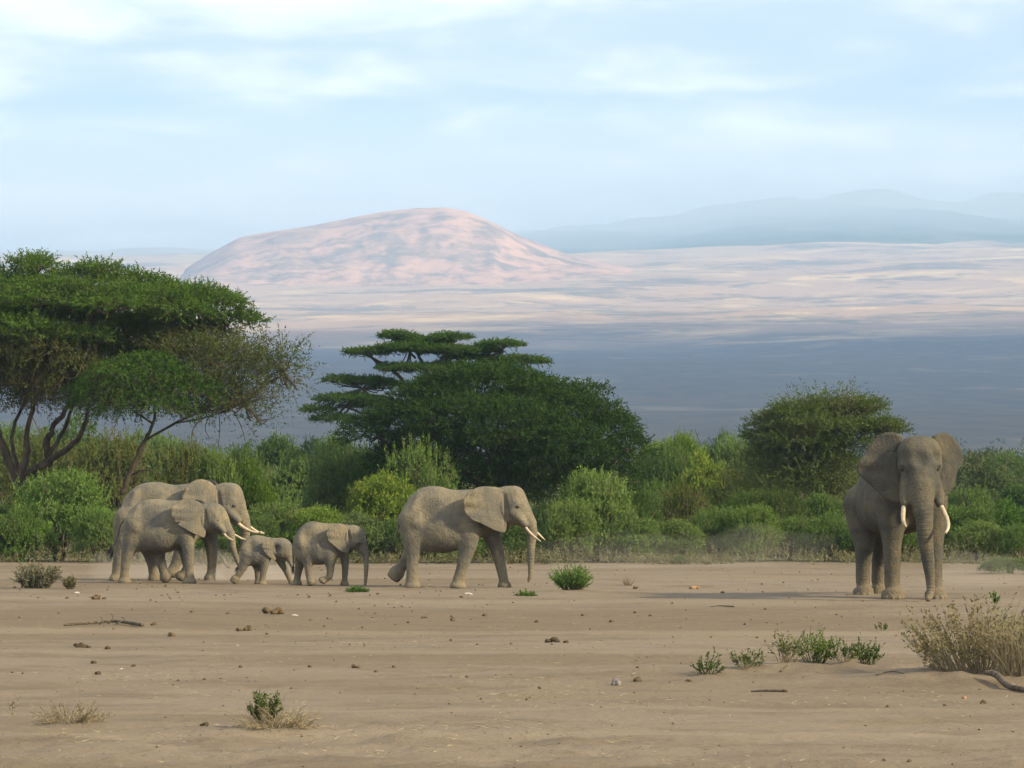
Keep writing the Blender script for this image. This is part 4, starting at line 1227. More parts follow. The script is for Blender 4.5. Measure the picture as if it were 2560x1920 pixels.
# (1) single cow in the lead
f = Side(940, 1180, 4.809, 1388, 1468, 900)
walking_elephant(f, 'grown elephant with small tusks walking alone ahead of the two calves', R(-7),
    [(285, 620), (300, 480), (330, 410), (390, 305), (455, 240), (530, 188), (620, 161), (720, 160), (800, 171), (870, 193), (950, 204), (1050, 204), (1150, 197), (1250, 195), (1380, 215), (1480, 235), (1560, 270)],
    [(285, 640), (310, 760), (350, 880), (420, 930), (500, 945), (600, 948), (700, 958), (820, 963), (920, 945), (1010, 912), (1100, 850), (1220, 790), (1350, 700), (1480, 600), (1560, 560)],
    [(285, .14), (340, .34), (450, .46), (600, .56), (800, .63), (950, .60), (1100, .48), (1250, .40), (1400, .33), (1560, .26)],
    [(-.33, [(440, 560, 150), (455, 780, 122), (462, 940, 92), (458, 1060, 70), (450, 1200, 66), (455, 1330, 80)], .8),
     (.32, [(430, 620, 140), (420, 850, 110), (385, 985, 84), (300, 1100, 70), (225, 1195, 66)], .8),
     (-.32, [(1180, 560, 112), (1160, 720, 112), (1135, 860, 104), (1095, 1010, 82), (1045, 1180, 68), (1015, 1290, 72)], .8),
     (.30, [(1330, 640, 110), (1400, 800, 98), (1440, 920, 84), (1480, 1100, 66), (1520, 1270, 60)], .8)],
    [(1580, 400, 195, .82), (1640, 330, 140, .85), (1660, 480, 140, 1.0), (1560, 300, 110, .9), (1700, 232, 44, 2.0)],
    [(1690, 335, 112), (1762, 470, 114), (1846, 610, 92), (1882, 710, 66), (1872, 850, 51), (1866, 1000, 44), (1866, 1130, 37), (1862, 1230, 29), (1838, 1295, 19)],
    [(1600, 520, 70), (1680, 560, 48), (1750, 590, 30)],
    [(1560, 215), (1500, 182), (1400, 166), (1285, 170), (1185, 220), (1122, 290), (1100, 380), (1117, 460), (1160, 530), (1215, 572), (1290, 600), (1380, 650), (1480, 700), (1550, 716), (1582, 690), (1590, 600), (1572, 500), (1540, 400), (1540, 300)],
    [(1545, 230), (1580, 640)],
    [[(1800, 625, 17), (1862, 705, 17), (1935, 770, 14), (2005, 820, 6), -1], [(1850, 660, 16), (1930, 725, 15), (1975, 768, 12), (2020, 808, 5), 1]],
    (1716, 408, .125), [(300, 500, 26), (268, 560, 20), (266, 630, 16), (240, 720, 12), (208, 810, 9), (175, 885, 7)], 2.47, headw=.100,
    feet=[(-.33, (455, 1335), (462, 1392), 100), (.32, (245, 1175), (158, 1282), 86), (-.34, (1012, 1330), (1008, 1392), 98), (.30, (1530, 1320), (1540, 1392), 90)])

# (2) near cow of the pair
f = Side(250, 1150, 4.424, 1358, 1457, 650)
walking_elephant(f, 'smaller of the two paired elephants, nearer, with a notched ear edge', R(-8),
    [(275, 740), (283, 640), (308, 575), (350, 520), (420, 462), (500, 428), (620, 420), (750, 434), (870, 440), (960, 436), (1060, 450), (1150, 480), (1220, 520)],
    [(275, 760), (285, 850), (330, 950), (400, 995), (480, 1008), (560, 1015), (680, 1018), (780, 1000), (850, 968), (940, 900), (1040, 830), (1150, 760), (1220, 720)],
    [(275, .14), (330, .32), (420, .43), (560, .53), (700, .56), (820, .50), (950, .40), (1080, .32), (1220, .24)],
    [(-.29, [(400, 700, 120), (370, 880, 100), (330, 1010, 72), (308, 1100, 56), (295, 1220, 48), (292, 1310, 56)], .8),
     (.27, [(480, 760, 120), (560, 940, 88), (620, 1050, 64), (660, 1170, 52), (690, 1270, 52)], .8),
     (-.27, [(960, 680, 98), (985, 830, 92), (1008, 960, 72), (1022, 1100, 54), (1026, 1220, 48), (1025, 1310, 58)], .8),
     (.26, [(900, 760, 95), (905, 930, 72), (925, 1080, 54), (945, 1175, 48), (905, 1240, 46), (868, 1275, 50)], .8)],
    [(1240, 640, 155, .82), (1270, 585, 102, .9), (1305, 660, 98, 1.05)],
    [(1300, 575, 84), (1362, 680, 84), (1428, 770, 62), (1468, 840, 44), (1480, 920, 37), (1500, 1010, 32), (1530, 1090, 28), (1562, 1160, 22)],
    [(1260, 730, 58), (1320, 760, 40), (1370, 810, 26)],
    [(1180, 525), (1130, 455), (1050, 430), (950, 435), (882, 480), (856, 540), (864, 600), (882, 650), (906, 676), (945, 672), (932, 706), (1000, 750), (1080, 800), (1175, 845), (1196, 820), (1202, 760), (1190, 650), (1185, 590)],
    [(1180, 530), (1200, 800)],
    [[(1395, 785, 15), (1440, 835, 14), (1485, 862, 12), (1518, 872, 6), -1], [(1450, 800, 14), (1520, 838, 13), (1565, 860, 11), (1618, 870, 5), 1]],
    (1332, 655, .125), [(285, 640, 22), (235, 670, 16), (205, 720, 13), (180, 810, 10), (150, 900, 8), (100, 980, 6)], 2.15, headw=.100,
    feet=[(-.29, (294, 1310), (297, 1362), 72), (.27, (668, 1262), (735, 1322), 60), (-.30, (1027, 1310), (1031, 1362), 76), (.26, (880, 1255), (855, 1300), 58)])

# (3) far cow of the pair
f = Side(250, 1150, 4.424, 1332, 1450, 700)
walking_elephant(f, 'tallest of the walking elephants, partly hidden behind its smaller neighbour', R(-6),
    [(205, 700), (215, 600), (230, 490), (270, 395), (335, 325), (430, 262), (530, 236), (650, 233), (730, 250), (830, 265), (920, 256), (1000, 250), (1100, 255), (1220, 280), (1340, 320)],
    [(205, 720), (220, 800), (280, 900), (380, 950), (500, 965), (650, 970), (800, 955), (900, 920), (1000, 860), (1120, 800), (1240, 730), (1340, 660)],
    [(205, .15), (280, .38), (400, .50), (560, .60), (720, .66), (880, .60), (1020, .48), (1180, .38), (1340, .28)],
    [(-.36, [(320, 640, 140), (290, 850, 112), (250, 1010, 78), (220, 1130, 58), (205, 1240, 50), (200, 1290, 56)], .8),
     (.34, [(400, 680, 140), (470, 900, 98), (515, 1040, 70), (545, 1150, 56), (562, 1260, 54)], .8),
     (.34, [(1150, 640, 120), (1190, 830, 92), (1212, 960, 70), (1218, 1100, 54), (1212, 1220, 50), (1195, 1290, 52)], .8),
     (-.34, [(1080, 640, 125), (1000, 860, 95), (920, 1010, 74), (870, 1130, 58), (835, 1220, 56)], .8)],
    [(1390, 450, 185, .82), (1425, 385, 122, .88), (1450, 500, 122, 1.0), (1495, 325, 40, 1.8)],
    [(1460, 395, 104), (1508, 500, 106), (1578, 630, 84), (1622, 730, 60), (1618, 810, 52), (1604, 910, 44), (1596, 1020, 38), (1600, 1120, 32), (1625, 1190, 24)],
    [(1420, 590, 65), (1480, 650, 48), (1500, 690, 30)],
    [(1310, 290), (1240, 225), (1150, 205), (1060, 240), (1005, 310), (978, 400), (990, 490), (1040, 580), (1120, 680), (1220, 745), (1300, 755), (1345, 700), (1350, 560), (1335, 430)],
    [(1320, 320), (1345, 680)],
    [[(1545, 665, 18), (1590, 712, 20), (1650, 752, 19), (1720, 780, 16), (1785, 790, 12), (1832, 778, 7), -1], [(1600, 690, 18), (1680, 755, 16), (1740, 790, 14), (1800, 800, 7), 1]],
    (1506, 496, .12), [(222, 610, 26), (212, 690, 18), (205, 780, 14), (195, 870, 10), (165, 960, 8), (135, 1010, 6)], 2.70, headw=.098,
    feet=[(-.36, (200, 1285), (192, 1338), 66), (.34, (565, 1285), (572, 1338), 72), (.34, (1192, 1285), (1188, 1338), 58), (-.34, (842, 1210), (815, 1262), 60)])

# (4) larger calf
f = Side(560, 1270, 5.53, 1086, 1466, 1400)
walking_elephant(f, 'half-grown calf without tusks, trunk hanging to the ground, forefoot lifted', R(-8),
    [(942, 560), (950, 470), (965, 410), (995, 345), (1060, 262), (1140, 206), (1230, 187), (1330, 204), (1430, 215), (1520, 214), (1620, 230), (1720, 270), (1800, 320)],
    [(942, 580), (960, 650), (1020, 720), (1100, 765), (1220, 780), (1300, 786), (1390, 778), (1480, 740), (1580, 680), (1700, 600), (1800, 530)],
    [(942, .10), (1000, .22), (1090, .30), (1220, .36), (1340, .38), (1460, .32), (1580, .25), (1700, .22), (1800, .18)],
    [(-.20, [(1090, 480, 105), (1135, 620, 88), (1170, 720, 66), (1178, 820, 50), (1188, 920, 44), (1210, 1010, 46)], .8),
     (.20, [(1060, 540, 100), (1030, 720, 80), (1005, 840, 56), (985, 950, 48), (975, 1030, 54)], .8),
     (-.18, [(1490, 500, 84), (1492, 640, 84), (1490, 760, 68), (1490, 870, 50), (1478, 950, 46), (1420, 985, 40), (1385, 990, 44)], .8),
     (.18, [(1620, 500, 80), (1655, 680, 62), (1660, 830, 48), (1655, 960, 40), (1650, 1030, 44)], .8)],
    [(1760, 390, 150, .82), (1820, 365, 100, .9), (1815, 440, 104, 1.05)],
    [(1865, 385, 84), (1902, 475, 82), (1942, 570, 60), (1968, 680, 42), (1975, 800, 35), (1970, 920, 29), (1965, 1000, 25), (1958, 1055, 20)],
    [(1800, 520, 55), (1850, 560, 40), (1895, 610, 24)],
    [(1735, 290), (1700, 240), (1620, 216), (1540, 240), (1484, 292), (1464, 360), (1476, 430), (1512, 482), (1580, 540), (1650, 598), (1718, 628), (1750, 600), (1756, 520), (1748, 420)],
    [(1735, 300), (1752, 590)], [], (1890, 485, .12), [(955, 490, 20), (945, 580, 15), (948, 680, 12), (950, 780, 9), (948, 830, 8)], 1.58, headw=.098, voxel=.02,
    feet=[(-.20, (1212, 1000), (1245, 1062), 52), (.20, (974, 1030), (970, 1090), 74), (-.20, (1392, 990), (1366, 1022), 52), (.18, (1650, 1035), (1650, 1090), 58)], tint=(.95, .97, 1))

# (5) smallest calf
f = Side(560, 1270, 5.53, 1055, 1460, 520)
walking_elephant(f, 'smallest grey calf squeezed between the pair and the half-grown calf', R(-6),
    [(240, 600), (250, 500), (270, 455), (310, 412), (370, 374), (440, 358), (520, 368), (590, 384), (650, 395), (720, 420), (780, 470)],
    [(240, 620), (262, 690), (310, 750), (390, 788), (450, 784), (510, 770), (590, 730), (680, 670), (780, 610)],
    [(240, .09), (290, .19), (370, .26), (460, .29), (560, .25), (660, .19), (780, .15)],
    [(-.15, [(330, 560, 95), (300, 720, 76), (255, 840, 52), (195, 930, 46), (160, 975, 50)], .8),
     (.15, [(380, 600, 90), (440, 780, 58), (450, 870, 46), (452, 960, 40), (455, 1010, 42)], .8),
     (-.135, [(590, 560, 74), (588, 680, 68), (572, 800, 52), (552, 910, 44), (545, 1000, 46)], .8),
     (.14, [(700, 600, 75), (770, 720, 58), (838, 830, 46), (888, 940, 38), (925, 1010, 36)], .8)],
    [(770, 540, 140, .85), (820, 520, 105, .9), (810, 590, 90, 1.0)],
    [(850, 540, 88), (880, 620, 66), (905, 690, 40), (925, 745, 27), (938, 795, 18)],
    [(770, 650, 45), (820, 690, 30), (850, 705, 20)],
    [(725, 470), (680, 432), (620, 428), (572, 450), (556, 500), (570, 560), (612, 622), (662, 672), (718, 704), (736, 660), (734, 560)],
    [(726, 480), (738, 650)], [], (815, 600, .115), [(262, 500, 18), (238, 580, 13), (225, 680, 10), (215, 760, 8), (185, 815, 7)], 1.27, headw=.098, voxel=.018,
    feet=[(-.15, (180, 945), (135, 1010), 58), (.15, (454, 1010), (456, 1058), 52), (-.15, (545, 1005), (545, 1058), 60), (.14, (928, 1005), (945, 1058), 42)], tint=(.9, .94, 1), flare=.6)

# (6) the bull, facing us
def bull():
    Y = depth_of(1497)
    S = 3.455 * FPX / Y
    yaw = R(-78)
    fwd = np.array([math.cos(yaw), math.sin(yaw)]); lft = np.array([-math.sin(yaw), math.cos(yaw)])
    # right fore foot (local .95, -.42) stands at crop column 590
    w = pt(590 / 3.455 + 2060, 1497, Y)
    o = np.array([w.x, Y]) - fwd * .95 - lft * (-.42)
    loc = (o[0], o[1], gz1(o[0], o[1]) - 0.03)
    prims = [torso_prim([(-1.72, 2.1), (-1.68, 2.45), (-1.5, 2.78), (-1.2, 2.98), (-.8, 3.08), (-.3, 3.06), (.3, 3.08), (.8, 3.16), (1.2, 3.12), (1.55, 3.0)],
                        [(-1.72, 2.0), (-1.6, 1.65), (-1.3, 1.38), (-.8, 1.42), (-.2, 1.36), (.4, 1.40), (.9, 1.50), (1.25, 1.75), (1.55, 2.1)],
                        [(-1.72, .16), (-1.5, .42), (-1.1, .57), (-.5, .72), (0, .75), (.45, .69), (.9, .60), (1.25, .50), (1.55, .40)], .06, 2.35)]
    def leg(y, *p): return chain_prim([(a, y + (q[0] if q else 0), z, r) for a, z, r, *q in p], .14, .9)
    prims += [leg(-.42, (.92, 2.1, .40), (.94, 1.65, .33), (.95, 1.2, .225), (.95, .75, .19), (.95, .35, .185)),
              leg(.45, (1.0, 2.1, .38), (1.08, 1.6, .30), (1.15, 1.1, .205), (1.18, .7, .175), (1.2, .35, .17)),
              leg(-.40, (-1.1, 2.0, .46), (-1.05, 1.55, .36), (-.98, 1.15, .245), (-1.06, .75, .18), (-1.08, .35, .175)),
              leg(.14, (-1.15, 1.9, .42, .1), (-1.3, 1.45, .33), (-1.42, 1.1, .22), (-1.62, .7, .17), (-1.66, .35, .165))]
    for (x, y, r) in ((.97, -.42, .245), (1.22, .45, .23), (-1.06, -.40, .225), (-1.66, .14, .21)):
        prims.append(disc_prim(np.array([x - .02, y, .20]), np.array([x + .03, y, -.04]), r, .10, .05))
    # head frame: turned towards the viewer
    hy = R(-86) - yaw
    hf = np.array([math.cos(hy), math.sin(hy)]); hl = np.array([-math.sin(hy), math.cos(hy)])
    # head centre such that it shows at crop column 832
    OFF = .1275          # the bull stands this far off the view axis (tangent)
    hx = 1.86
    target = (832 - 590) / S + (hx - .95) * fwd[1] * OFF
    # lateral position from: (x-.95)*fwd.x + (y+.42)*lft.x = target
    hy0 = (target - (hx - .95) * fwd[0]) / lft[0] - .42
    C = np.array([hx, hy0])
    def h3(f_, l, z): q = C + hf * f_ + hl * (l - f_ * OFF); return (q[0], q[1], z)
    def hp(f_, l, z, r): return (*h3(f_, l, z), r)
    L = lambda cx: (cx - 832) / S
    Zc = lambda cy: (1545 - cy) / S
    prims += [chain_prim([hp(-.25, 0, 2.90, .50), hp(-.05, 0, 2.95, .47)], .12), chain_prim([hp(-.05, -.14, 3.14, .30), hp(-.05, .14, 3.14, .30)], .12), chain_prim([hp(.15, -.16, 2.82, .27), hp(.15, .16, 2.82, .27)], .10),
              chain_prim([hp(.08, -.36, 2.80, .10), hp(.08, .36, 2.80, .10)], .08), chain_prim([hp(-.35, 0, 2.68, .46), hp(-1.0, 0, 2.65, .56)], .15)]
    trunk = [hp(.22, 0, 2.75, .30), hp(.36, .005, 2.42, .285), hp(.47, .01, 2.12, .25), hp(.55, L(848), Zc(780), .215), hp(.58, L(856), Zc(850), .185), hp(.60, L(858), Zc(930), .176), hp(.60, L(862), Zc(1000), .168), hp(.59, L(873), Zc(1100), .150), hp(.58, L(887), Zc(1200), .134), hp(.58, L(903), Zc(1330), .108), hp(.60, L(908), Zc(1430), .092), hp(.66, L(900), Zc(1490), .080), hp(.74, L(880), Zc(1518), .068)]
    prims.append(chain_prim(trunk, .06))
    for sg, cx in ((-1, 692), (1, 992)):
        prims.append(chain_prim([hp(.18, sg * .27, 2.55, .15), hp(.34, L(cx) * .97, 2.22, .125), hp(.46, L(cx), 2.04, .095)], .07))
    prims.append(chain_prim([hp(.0, 0, 2.2, .22), hp(.22, 0, 1.95, .13), hp(.34, 0, 1.86, .09)], .06))
    carve = []
    for sg in (-1, 1):
        q = h3(.30, sg * .40, 3.02); carve.append((ball(*q, .13), .08))
        q = h3(.27, sg * .40, Zc(425)); carve.append((ball(*q, .075), .04))
    q = h3(.52, 0, 2.98); carve.append((ball(*q, .16), .10))
    tusks = [[hp(.44, L(692), 2.06, .052), hp(.56, L(676), Zc(790), .050), hp(.74, L(672), Zc(860), .042), hp(.88, L(690), Zc(912), .022)],
             [hp(.44, L(990), 2.06, .052), hp(.58, L(1024), Zc(790), .050), hp(.78, L(1047), Zc(860), .045), hp(.96, L(1045), Zc(920), .038), hp(1.04, L(1018), Zc(968), .026)]]
    e1 = [(700, 150), (620, 112), (530, 112), (460, 152), (400, 235), (340, 325), (300, 395), (310, 450), (360, 510), (420, 562), (480, 620), (540, 668), (600, 698), (660, 712), (690, 650), (690, 560), (665, 460), (645, 330), (660, 220)]
    e2 = [(940, 150), (1000, 118), (1072, 112), (1132, 150), (1190, 230), (1218, 320), (1208, 380), (1172, 425), (1152, 500), (1128, 580), (1090, 630), (1050, 662), (1015, 700), (985, 620), (990, 480), (1000, 330), (980, 220)]
    def ear(e, hinge, sg, seed):
        O = np.array([(L(a), Zc(b)) for a, b in e]); Hg = [(L(a), Zc(b)) for a, b in hinge]
        def to3(a, b, o): return h3(-.08 - o, a, b)
        V, F = ear_geom(O, Hg, to3, thick=.030, flare=.20, curl=.14, seed=seed)
        return V, (F if sg < 0 else F[:, ::-1])
    ears = [ear(e1, [(680, 200), (690, 640)], -1, 2), ear(e2, [(980, 200), (990, 640)], 1, 5)]
    eyes = [(*h3(.19, -.365, Zc(425)), .052), (*h3(.19, .365, Zc(425)), .052)]
    nails = []
    for (x, y, r) in ((.97, -.42, .245), (1.22, .45, .23), (-1.06, -.40, .225)):
        for a in (-.95, -.32, .32, .95):
            nails.append((x + .02 + (r - .012) * math.cos(a), y + (r - .012) * math.sin(a), .055, .050, a))
    tail = [(-1.70, 0, 2.35, .06), (-1.78, 0, 2.0, .045), (-1.80, .02, 1.5, .035), (-1.78, .03, 1.05, .022)]
    # tail uses x, y, z, r
    return build_elephant('big tusked bull elephant standing to face the viewer with spread ears', loc, yaw, prims, ears, tusks, eyes, tail, .03, trunk, M_SKIN_BULL, carve, .3, nails=nails)
bull()

# ------------------------------------------------------------------ plants on the bare ground
M_DRY = leaf_material('dry_stem', (0.25, 0.20, 0.122), (0.35, 0.285, 0.185), (0.22, 0.175, 0.11), .1)
M_HERB = leaf_material('herb_leaf', (0.060, 0.085, 0.030), (0.110, 0.130, 0.050), (0.095, 0.095, 0.048), .25)
M_GREY = leaf_material('grey_leaf', (0.115, 0.110, 0.066), (0.185, 0.168, 0.105), (0.17, 0.138, 0.085), .2)

def stem_plant(name, label, u, v, rx, ry, hgt, n, seed, stem_mat, leaf_mat, leaf=(.05, .022), nleaf=12, lean=.55, bare=0.25, cat='shrub', tint=(1, 1, 1), stem_w=.012, curve=.25, spread=.35, parts=('stem', 'foliage'), group=None, tuft=None):
    """many thin crooked stems out of one crown, leaf clusters along them"""
    rng = np.random.default_rng(seed)
    Y = depth_of(v)
    w = pt(u, v, Y)
    root = empty(name, (w.x, Y, gz1(w.x, Y) - .01))
    tag(root, label, cat, group)
    ST, LF = [], []
    for i in range(n):
        a = rng.random() * 6.283; r = math.sqrt(rng.random())
        b = np.array([rx * .45 * r * math.cos(a), ry * .45 * r * math.sin(a), 0])
        d = unit(np.array([[lean * r * math.cos(a) * rx / max(hgt, .1), lean * r * math.sin(a) * ry / max(hgt, .1), 1.0]]) + .16 * rng.normal(size=(1, 3)))[0]
        L = hgt * (.55 + .55 * rng.random()) * (1.12 - .25 * r)
        k = 6
        P = [b]
        dd = d.copy()
        for j in range(k):
            dd = unit((dd + curve * .35 * rng.normal(size=3))[None])[0]
            P.append(P[-1] + dd * L / k)
        P = np.array(P)
        wd = unit(np.cross(d, rng.normal(size=3))[None])[0]
        w2 = unit(np.cross(d, wd)[None])[0]
        for j in range(k):
            s0, s1 = stem_w * (1 - j / k * .7), stem_w * (1 - (j + 1) / k * .7)
            for q in (wd, w2):
                p0, p1 = P[j], P[j + 1]
                ST += [p0 - q * s0 / 2, p0 + q * s0 / 2, p1 + q * s1 / 2, p0 - q * s0 / 2, p1 + q * s1 / 2, p1 - q * s1 / 2]
        # side twigs
        for j in range(2):
            t = .35 + .6 * rng.random(); p = P[int(t * k)]
            e = p + unit((d + .8 * rng.normal(size=3))[None])[0] * L * .22
            ST += [p - wd * stem_w * .3, p + wd * stem_w * .3, e]
            if nleaf and rng.random() > bare:
                LF.append(sprays(rng, p[None], unit((e - p)[None]), np.array([L * .24]), max(3, nleaf // 2), leaf[0], leaf[1], 0, spread * 2))
        if nleaf and rng.random() > bare:
            for j in range(2, k):
                LF.append(sprays(rng, P[j][None], unit((P[j + 1] - P[j])[None]), np.array([L / k * 1.1]), max(2, nleaf // 3), leaf[0], leaf[1], 0, spread * 2))
    s_ = mesh_obj(parts[0], tri_mesh(parts[0], np.array(ST)), stem_mat, root); s_['kind'] = 'stuff'
    if LF:
        l_ = mesh_obj(parts[1], tri_mesh(parts[1], np.vstack(LF)), leaf_mat, root); l_.color = (*tint, 1); l_['kind'] = 'stuff'
    return root

# big half-dry shrub in the near corner
stem_plant('dry_shrub', 'big half-dead shrub of pale stems and grey-green leaves in the near corner', 2445, 1700, 1.0, .6, .84, 230, 31, M_DRY, M_GREY, leaf=(.042, .026), nleaf=14, bare=.42, lean=.8, tint=(1.15, 1.08, .9), stem_w=.010)
stem_plant('dry_shrub', 'straw-coloured bundle of bare stems cut by the picture edge beside the half-dead shrub', 2555, 1706, .55, .4, .72, 120, 32, M_DRY, M_GREY, leaf=(.030, .016), nleaf=6, bare=.8, lean=.6, stem_w=.013)
# the low green row on its mound
for i, (u, v, rx, hh, n, sd, lb, tn) in enumerate([
    (1770, 1694, .22, .27, 26, 41, 'leftmost small leafy herb of the low green row on the mound', (.8, .85, .8)),
    (1866, 1690, .24, .26, 30, 42, 'second small spreading herb of the low green row', (.9, .95, .8)),
    (1968, 1686, .24, .40, 34, 43, 'pale twiggy herb left of the tallest one in the low green row', (1.1, 1.0, 1.0)),
    (2036, 1682, .28, .44, 60, 44, 'tallest and greenest herb in the middle of the low green row', (1.1, 1.25, .7)),
    (2110, 1684, .22, .26, 34, 45, 'low herb between the two greenest ones of the row', (.8, .9, .7)),
    (2168, 1680, .20, .38, 40, 46, 'dark upright herb ending the low green row near the half-dead shrub', (.62, .78, .55))]):
    stem_plant('herb', lb, u, v, rx, .18, hh, n, sd, M_DRY if i in (1, 2, 4) else M_HERB, M_HERB, leaf=(.030, .020), nleaf=11, bare=.25, lean=1.1, tint=tn, stem_w=.007, curve=.45, cat='plant')
# tufts at the very front
stem_plant('grass_tuft', 'dry grass tuft with a green leafy heart, lowest in the picture', 690, 1834, 0.62, .34, .30, 190, 51, M_DRY, M_HERB, nleaf=0, lean=1.5, stem_w=.0075, curve=.8, cat='grass tuft')
stem_plant('herb', 'small dark green herb growing inside the lowest dry grass tuft', 662, 1832, .15, .12, .32, 46, 52, M_DRY, M_HERB, leaf=(.026, .017), nleaf=14, bare=.08, lean=.6, tint=(.8, .9, .75), stem_w=.006, cat='plant')
stem_plant('grass_tuft', 'pale wispy dry grass tuft in the near corner below the fallen branch', 172, 1818, 0.5, .28, .26, 120, 53, M_DRY, M_GREY, leaf=(.022, .010), nleaf=4, bare=.75, lean=1.4, stem_w=.0075, curve=.7, cat='grass tuft')
stem_plant('grass_stalk', 'thin upright pale grass stalks at the picture edge beside the wispy tuft', 32, 1795, .10, .1, .30, 5, 54, M_DRY, M_GREY, leaf=(.02, .012), nleaf=4, bare=.4, lean=.3, stem_w=.005, cat='grass stalk')
# further out
stem_plant('dry_shrub', 'brown dry shrub on the bare ground behind the tails of the paired elephants', 92, 1473, .62, .5, .60, 170, 61, M_GREY, M_GREY, leaf=(.07, .034), nleaf=10, bare=.2, lean=.7, stem_w=.020)
stem_plant('dry_shrub', 'tiny brown shrub standing beside the brown dry shrub', 174, 1476, .16, .16, .30, 44, 62, M_GREY, M_GREY, leaf=(.06, .03), nleaf=9, bare=.2, lean=.6, stem_w=.016, tint=(.9, .85, .7))
stem_plant('herb', 'fresh green plant with soft needle leaves on the open ground ahead of the elephants', 1432, 1482, .50, .4, .58, 120, 63, M_HERB, M_BUSH, leaf=(.075, .022), nleaf=13, bare=.05, lean=.9, tint=(.9, 1.15, .7), stem_w=.014, cat='plant')
stem_plant('herb', 'low sprawling green plant just short of the fresh green one', 1316, 1490, .30, .25, .15, 34, 64, M_HERB, M_BUSH, leaf=(.06, .022), nleaf=9, bare=.1, lean=1.4, tint=(.8, .95, .7), stem_w=.01, cat='plant')
stem_plant('grass_tuft', 'green grass clump at the trunk tip of the half-grown calf', 893, 1478, .36, .25, .16, 90, 65, M_BUSH, M_BUSH, leaf=(.06, .02), nleaf=7, bare=.1, lean=1.3, tint=(.7, .95, .55), stem_w=.012, cat='grass tuft')
stem_plant('grass_tuft', 'small straw tuft beyond the fresh green plant', 1570, 1462, .18, .18, .22, 40, 66, M_DRY, M_DRY, nleaf=0, lean=.9, stem_w=.012, cat='grass tuft')
stem_plant('herb', 'little green sprig on the bare ground behind the half-dead shrub', 2488, 1510, .07, .07, .26, 9, 67, M_HERB, M_HERB, leaf=(.05, .03), nleaf=9, bare=.05, lean=.3, tint=(1.0, 1.3, .6), stem_w=.01, cat='plant')
stem_plant('herb', 'sparse sprig alone on the ground above the low green row', 2205, 1574, .14, .1, .16, 9, 68, M_HERB, M_HERB, leaf=(.03, .02), nleaf=6, bare=.2, lean=1.0, stem_w=.006, cat='plant')
stem_plant('herb', 'bright green leafy tops showing over the half-dead shrub', 2520, 1655, .35, .25, .62, 34, 69, M_DRY, M_HERB, leaf=(.04, .024), nleaf=10, bare=.2, lean=.5, tint=(1.2, 1.45, .7), stem_w=.008, cat='plant')

# ------------------------------------------------------------------ dung, stones, sticks
M_DUNG = simple_material('dung', (0.060, 0.042, 0.024), (0.110, 0.080, 0.045), 18.0, .95, .02)
M_STONE = simple_material('stone', (0.13, 0.12, 0.11), (0.20, 0.18, 0.155), 14.0, .9, .015)
M_CLAY = simple_material('clod', (0.20, 0.125, 0.06), (0.27, 0.175, 0.09), 18.0, .95, .02)
M_BONE = simple_material('bone', (0.27, 0.24, 0.20), (0.36, 0.33, 0.28), 20.0, .7, .004)
def lump_mesh(name, balls, h, seed, flat=1.0):
    rng = np.random.default_rng(seed)
    B = np.array(balls)
    lo = (B[:, :3] - B[:, 3:]).min(0) - 3 * h; hi = (B[:, :3] + B[:, 3:]).max(0) + 3 * h
    lo[2] = max(lo[2], -.03)
    n = np.ceil((hi - lo) / h).astype(int) + 1
    X, Y, Z = np.meshgrid(*[lo[i] + h * np.arange(n[i]) for i in range(3)], indexing='ij')
    D = None
    for x, y, z, r in B:
        d = np.sqrt((X - x) ** 2 + (Y - y) ** 2 + ((Z - z) / flat) ** 2) - r * (1 + .18 * np.sin(X * 31 / r * .12 + seed) * np.cos(Y * 27 / r * .12))
        D = d if D is None else smin(D, d, r * .22)
    V, F = surface_nets(np.maximum(D, -(Z + .012)), lo, h)
    return poly_mesh(name, V, F)
_seed = 500
def litter(name, cat, label, u, v, wpx, mat, count=1, flat=.8, tint=(1, 1, 1), group=None):
    global _seed
    _seed += 1
    rng = np.random.default_rng(_seed)
    Y = depth_of(v); w = pt(u, v, Y)
    R_ = wpx * Y / FPX / 2
    if count == 1: balls = [(0, 0, R_ * flat * .55, R_), (R_ * .45, .1 * R_, R_ * flat * .4, R_ * .62), (-R_ * .4, -.2 * R_, R_ * flat * .35, R_ * .6)]
    else:
        r0 = R_ / (count ** .5) * .95
        balls = [((rng.random() * 2 - 1) * (R_ - r0 * .7), (rng.random() * 2 - 1) * R_ * .5, r0 * (.45 + .55 * (i % 3 == 2)), r0 * (.75 + .4 * rng.random())) for i in range(count)]
    o = mesh_obj(name, lump_mesh(name, balls, max(R_ / 9, .006), _seed, flat), mat)
    o.location = (w.x, Y, gz1(w.x, Y) - .004); o.color = (*tint, 1)
    return tag(o, label, cat, group)
DG = 'elephant droppings scattered on the bare ground'
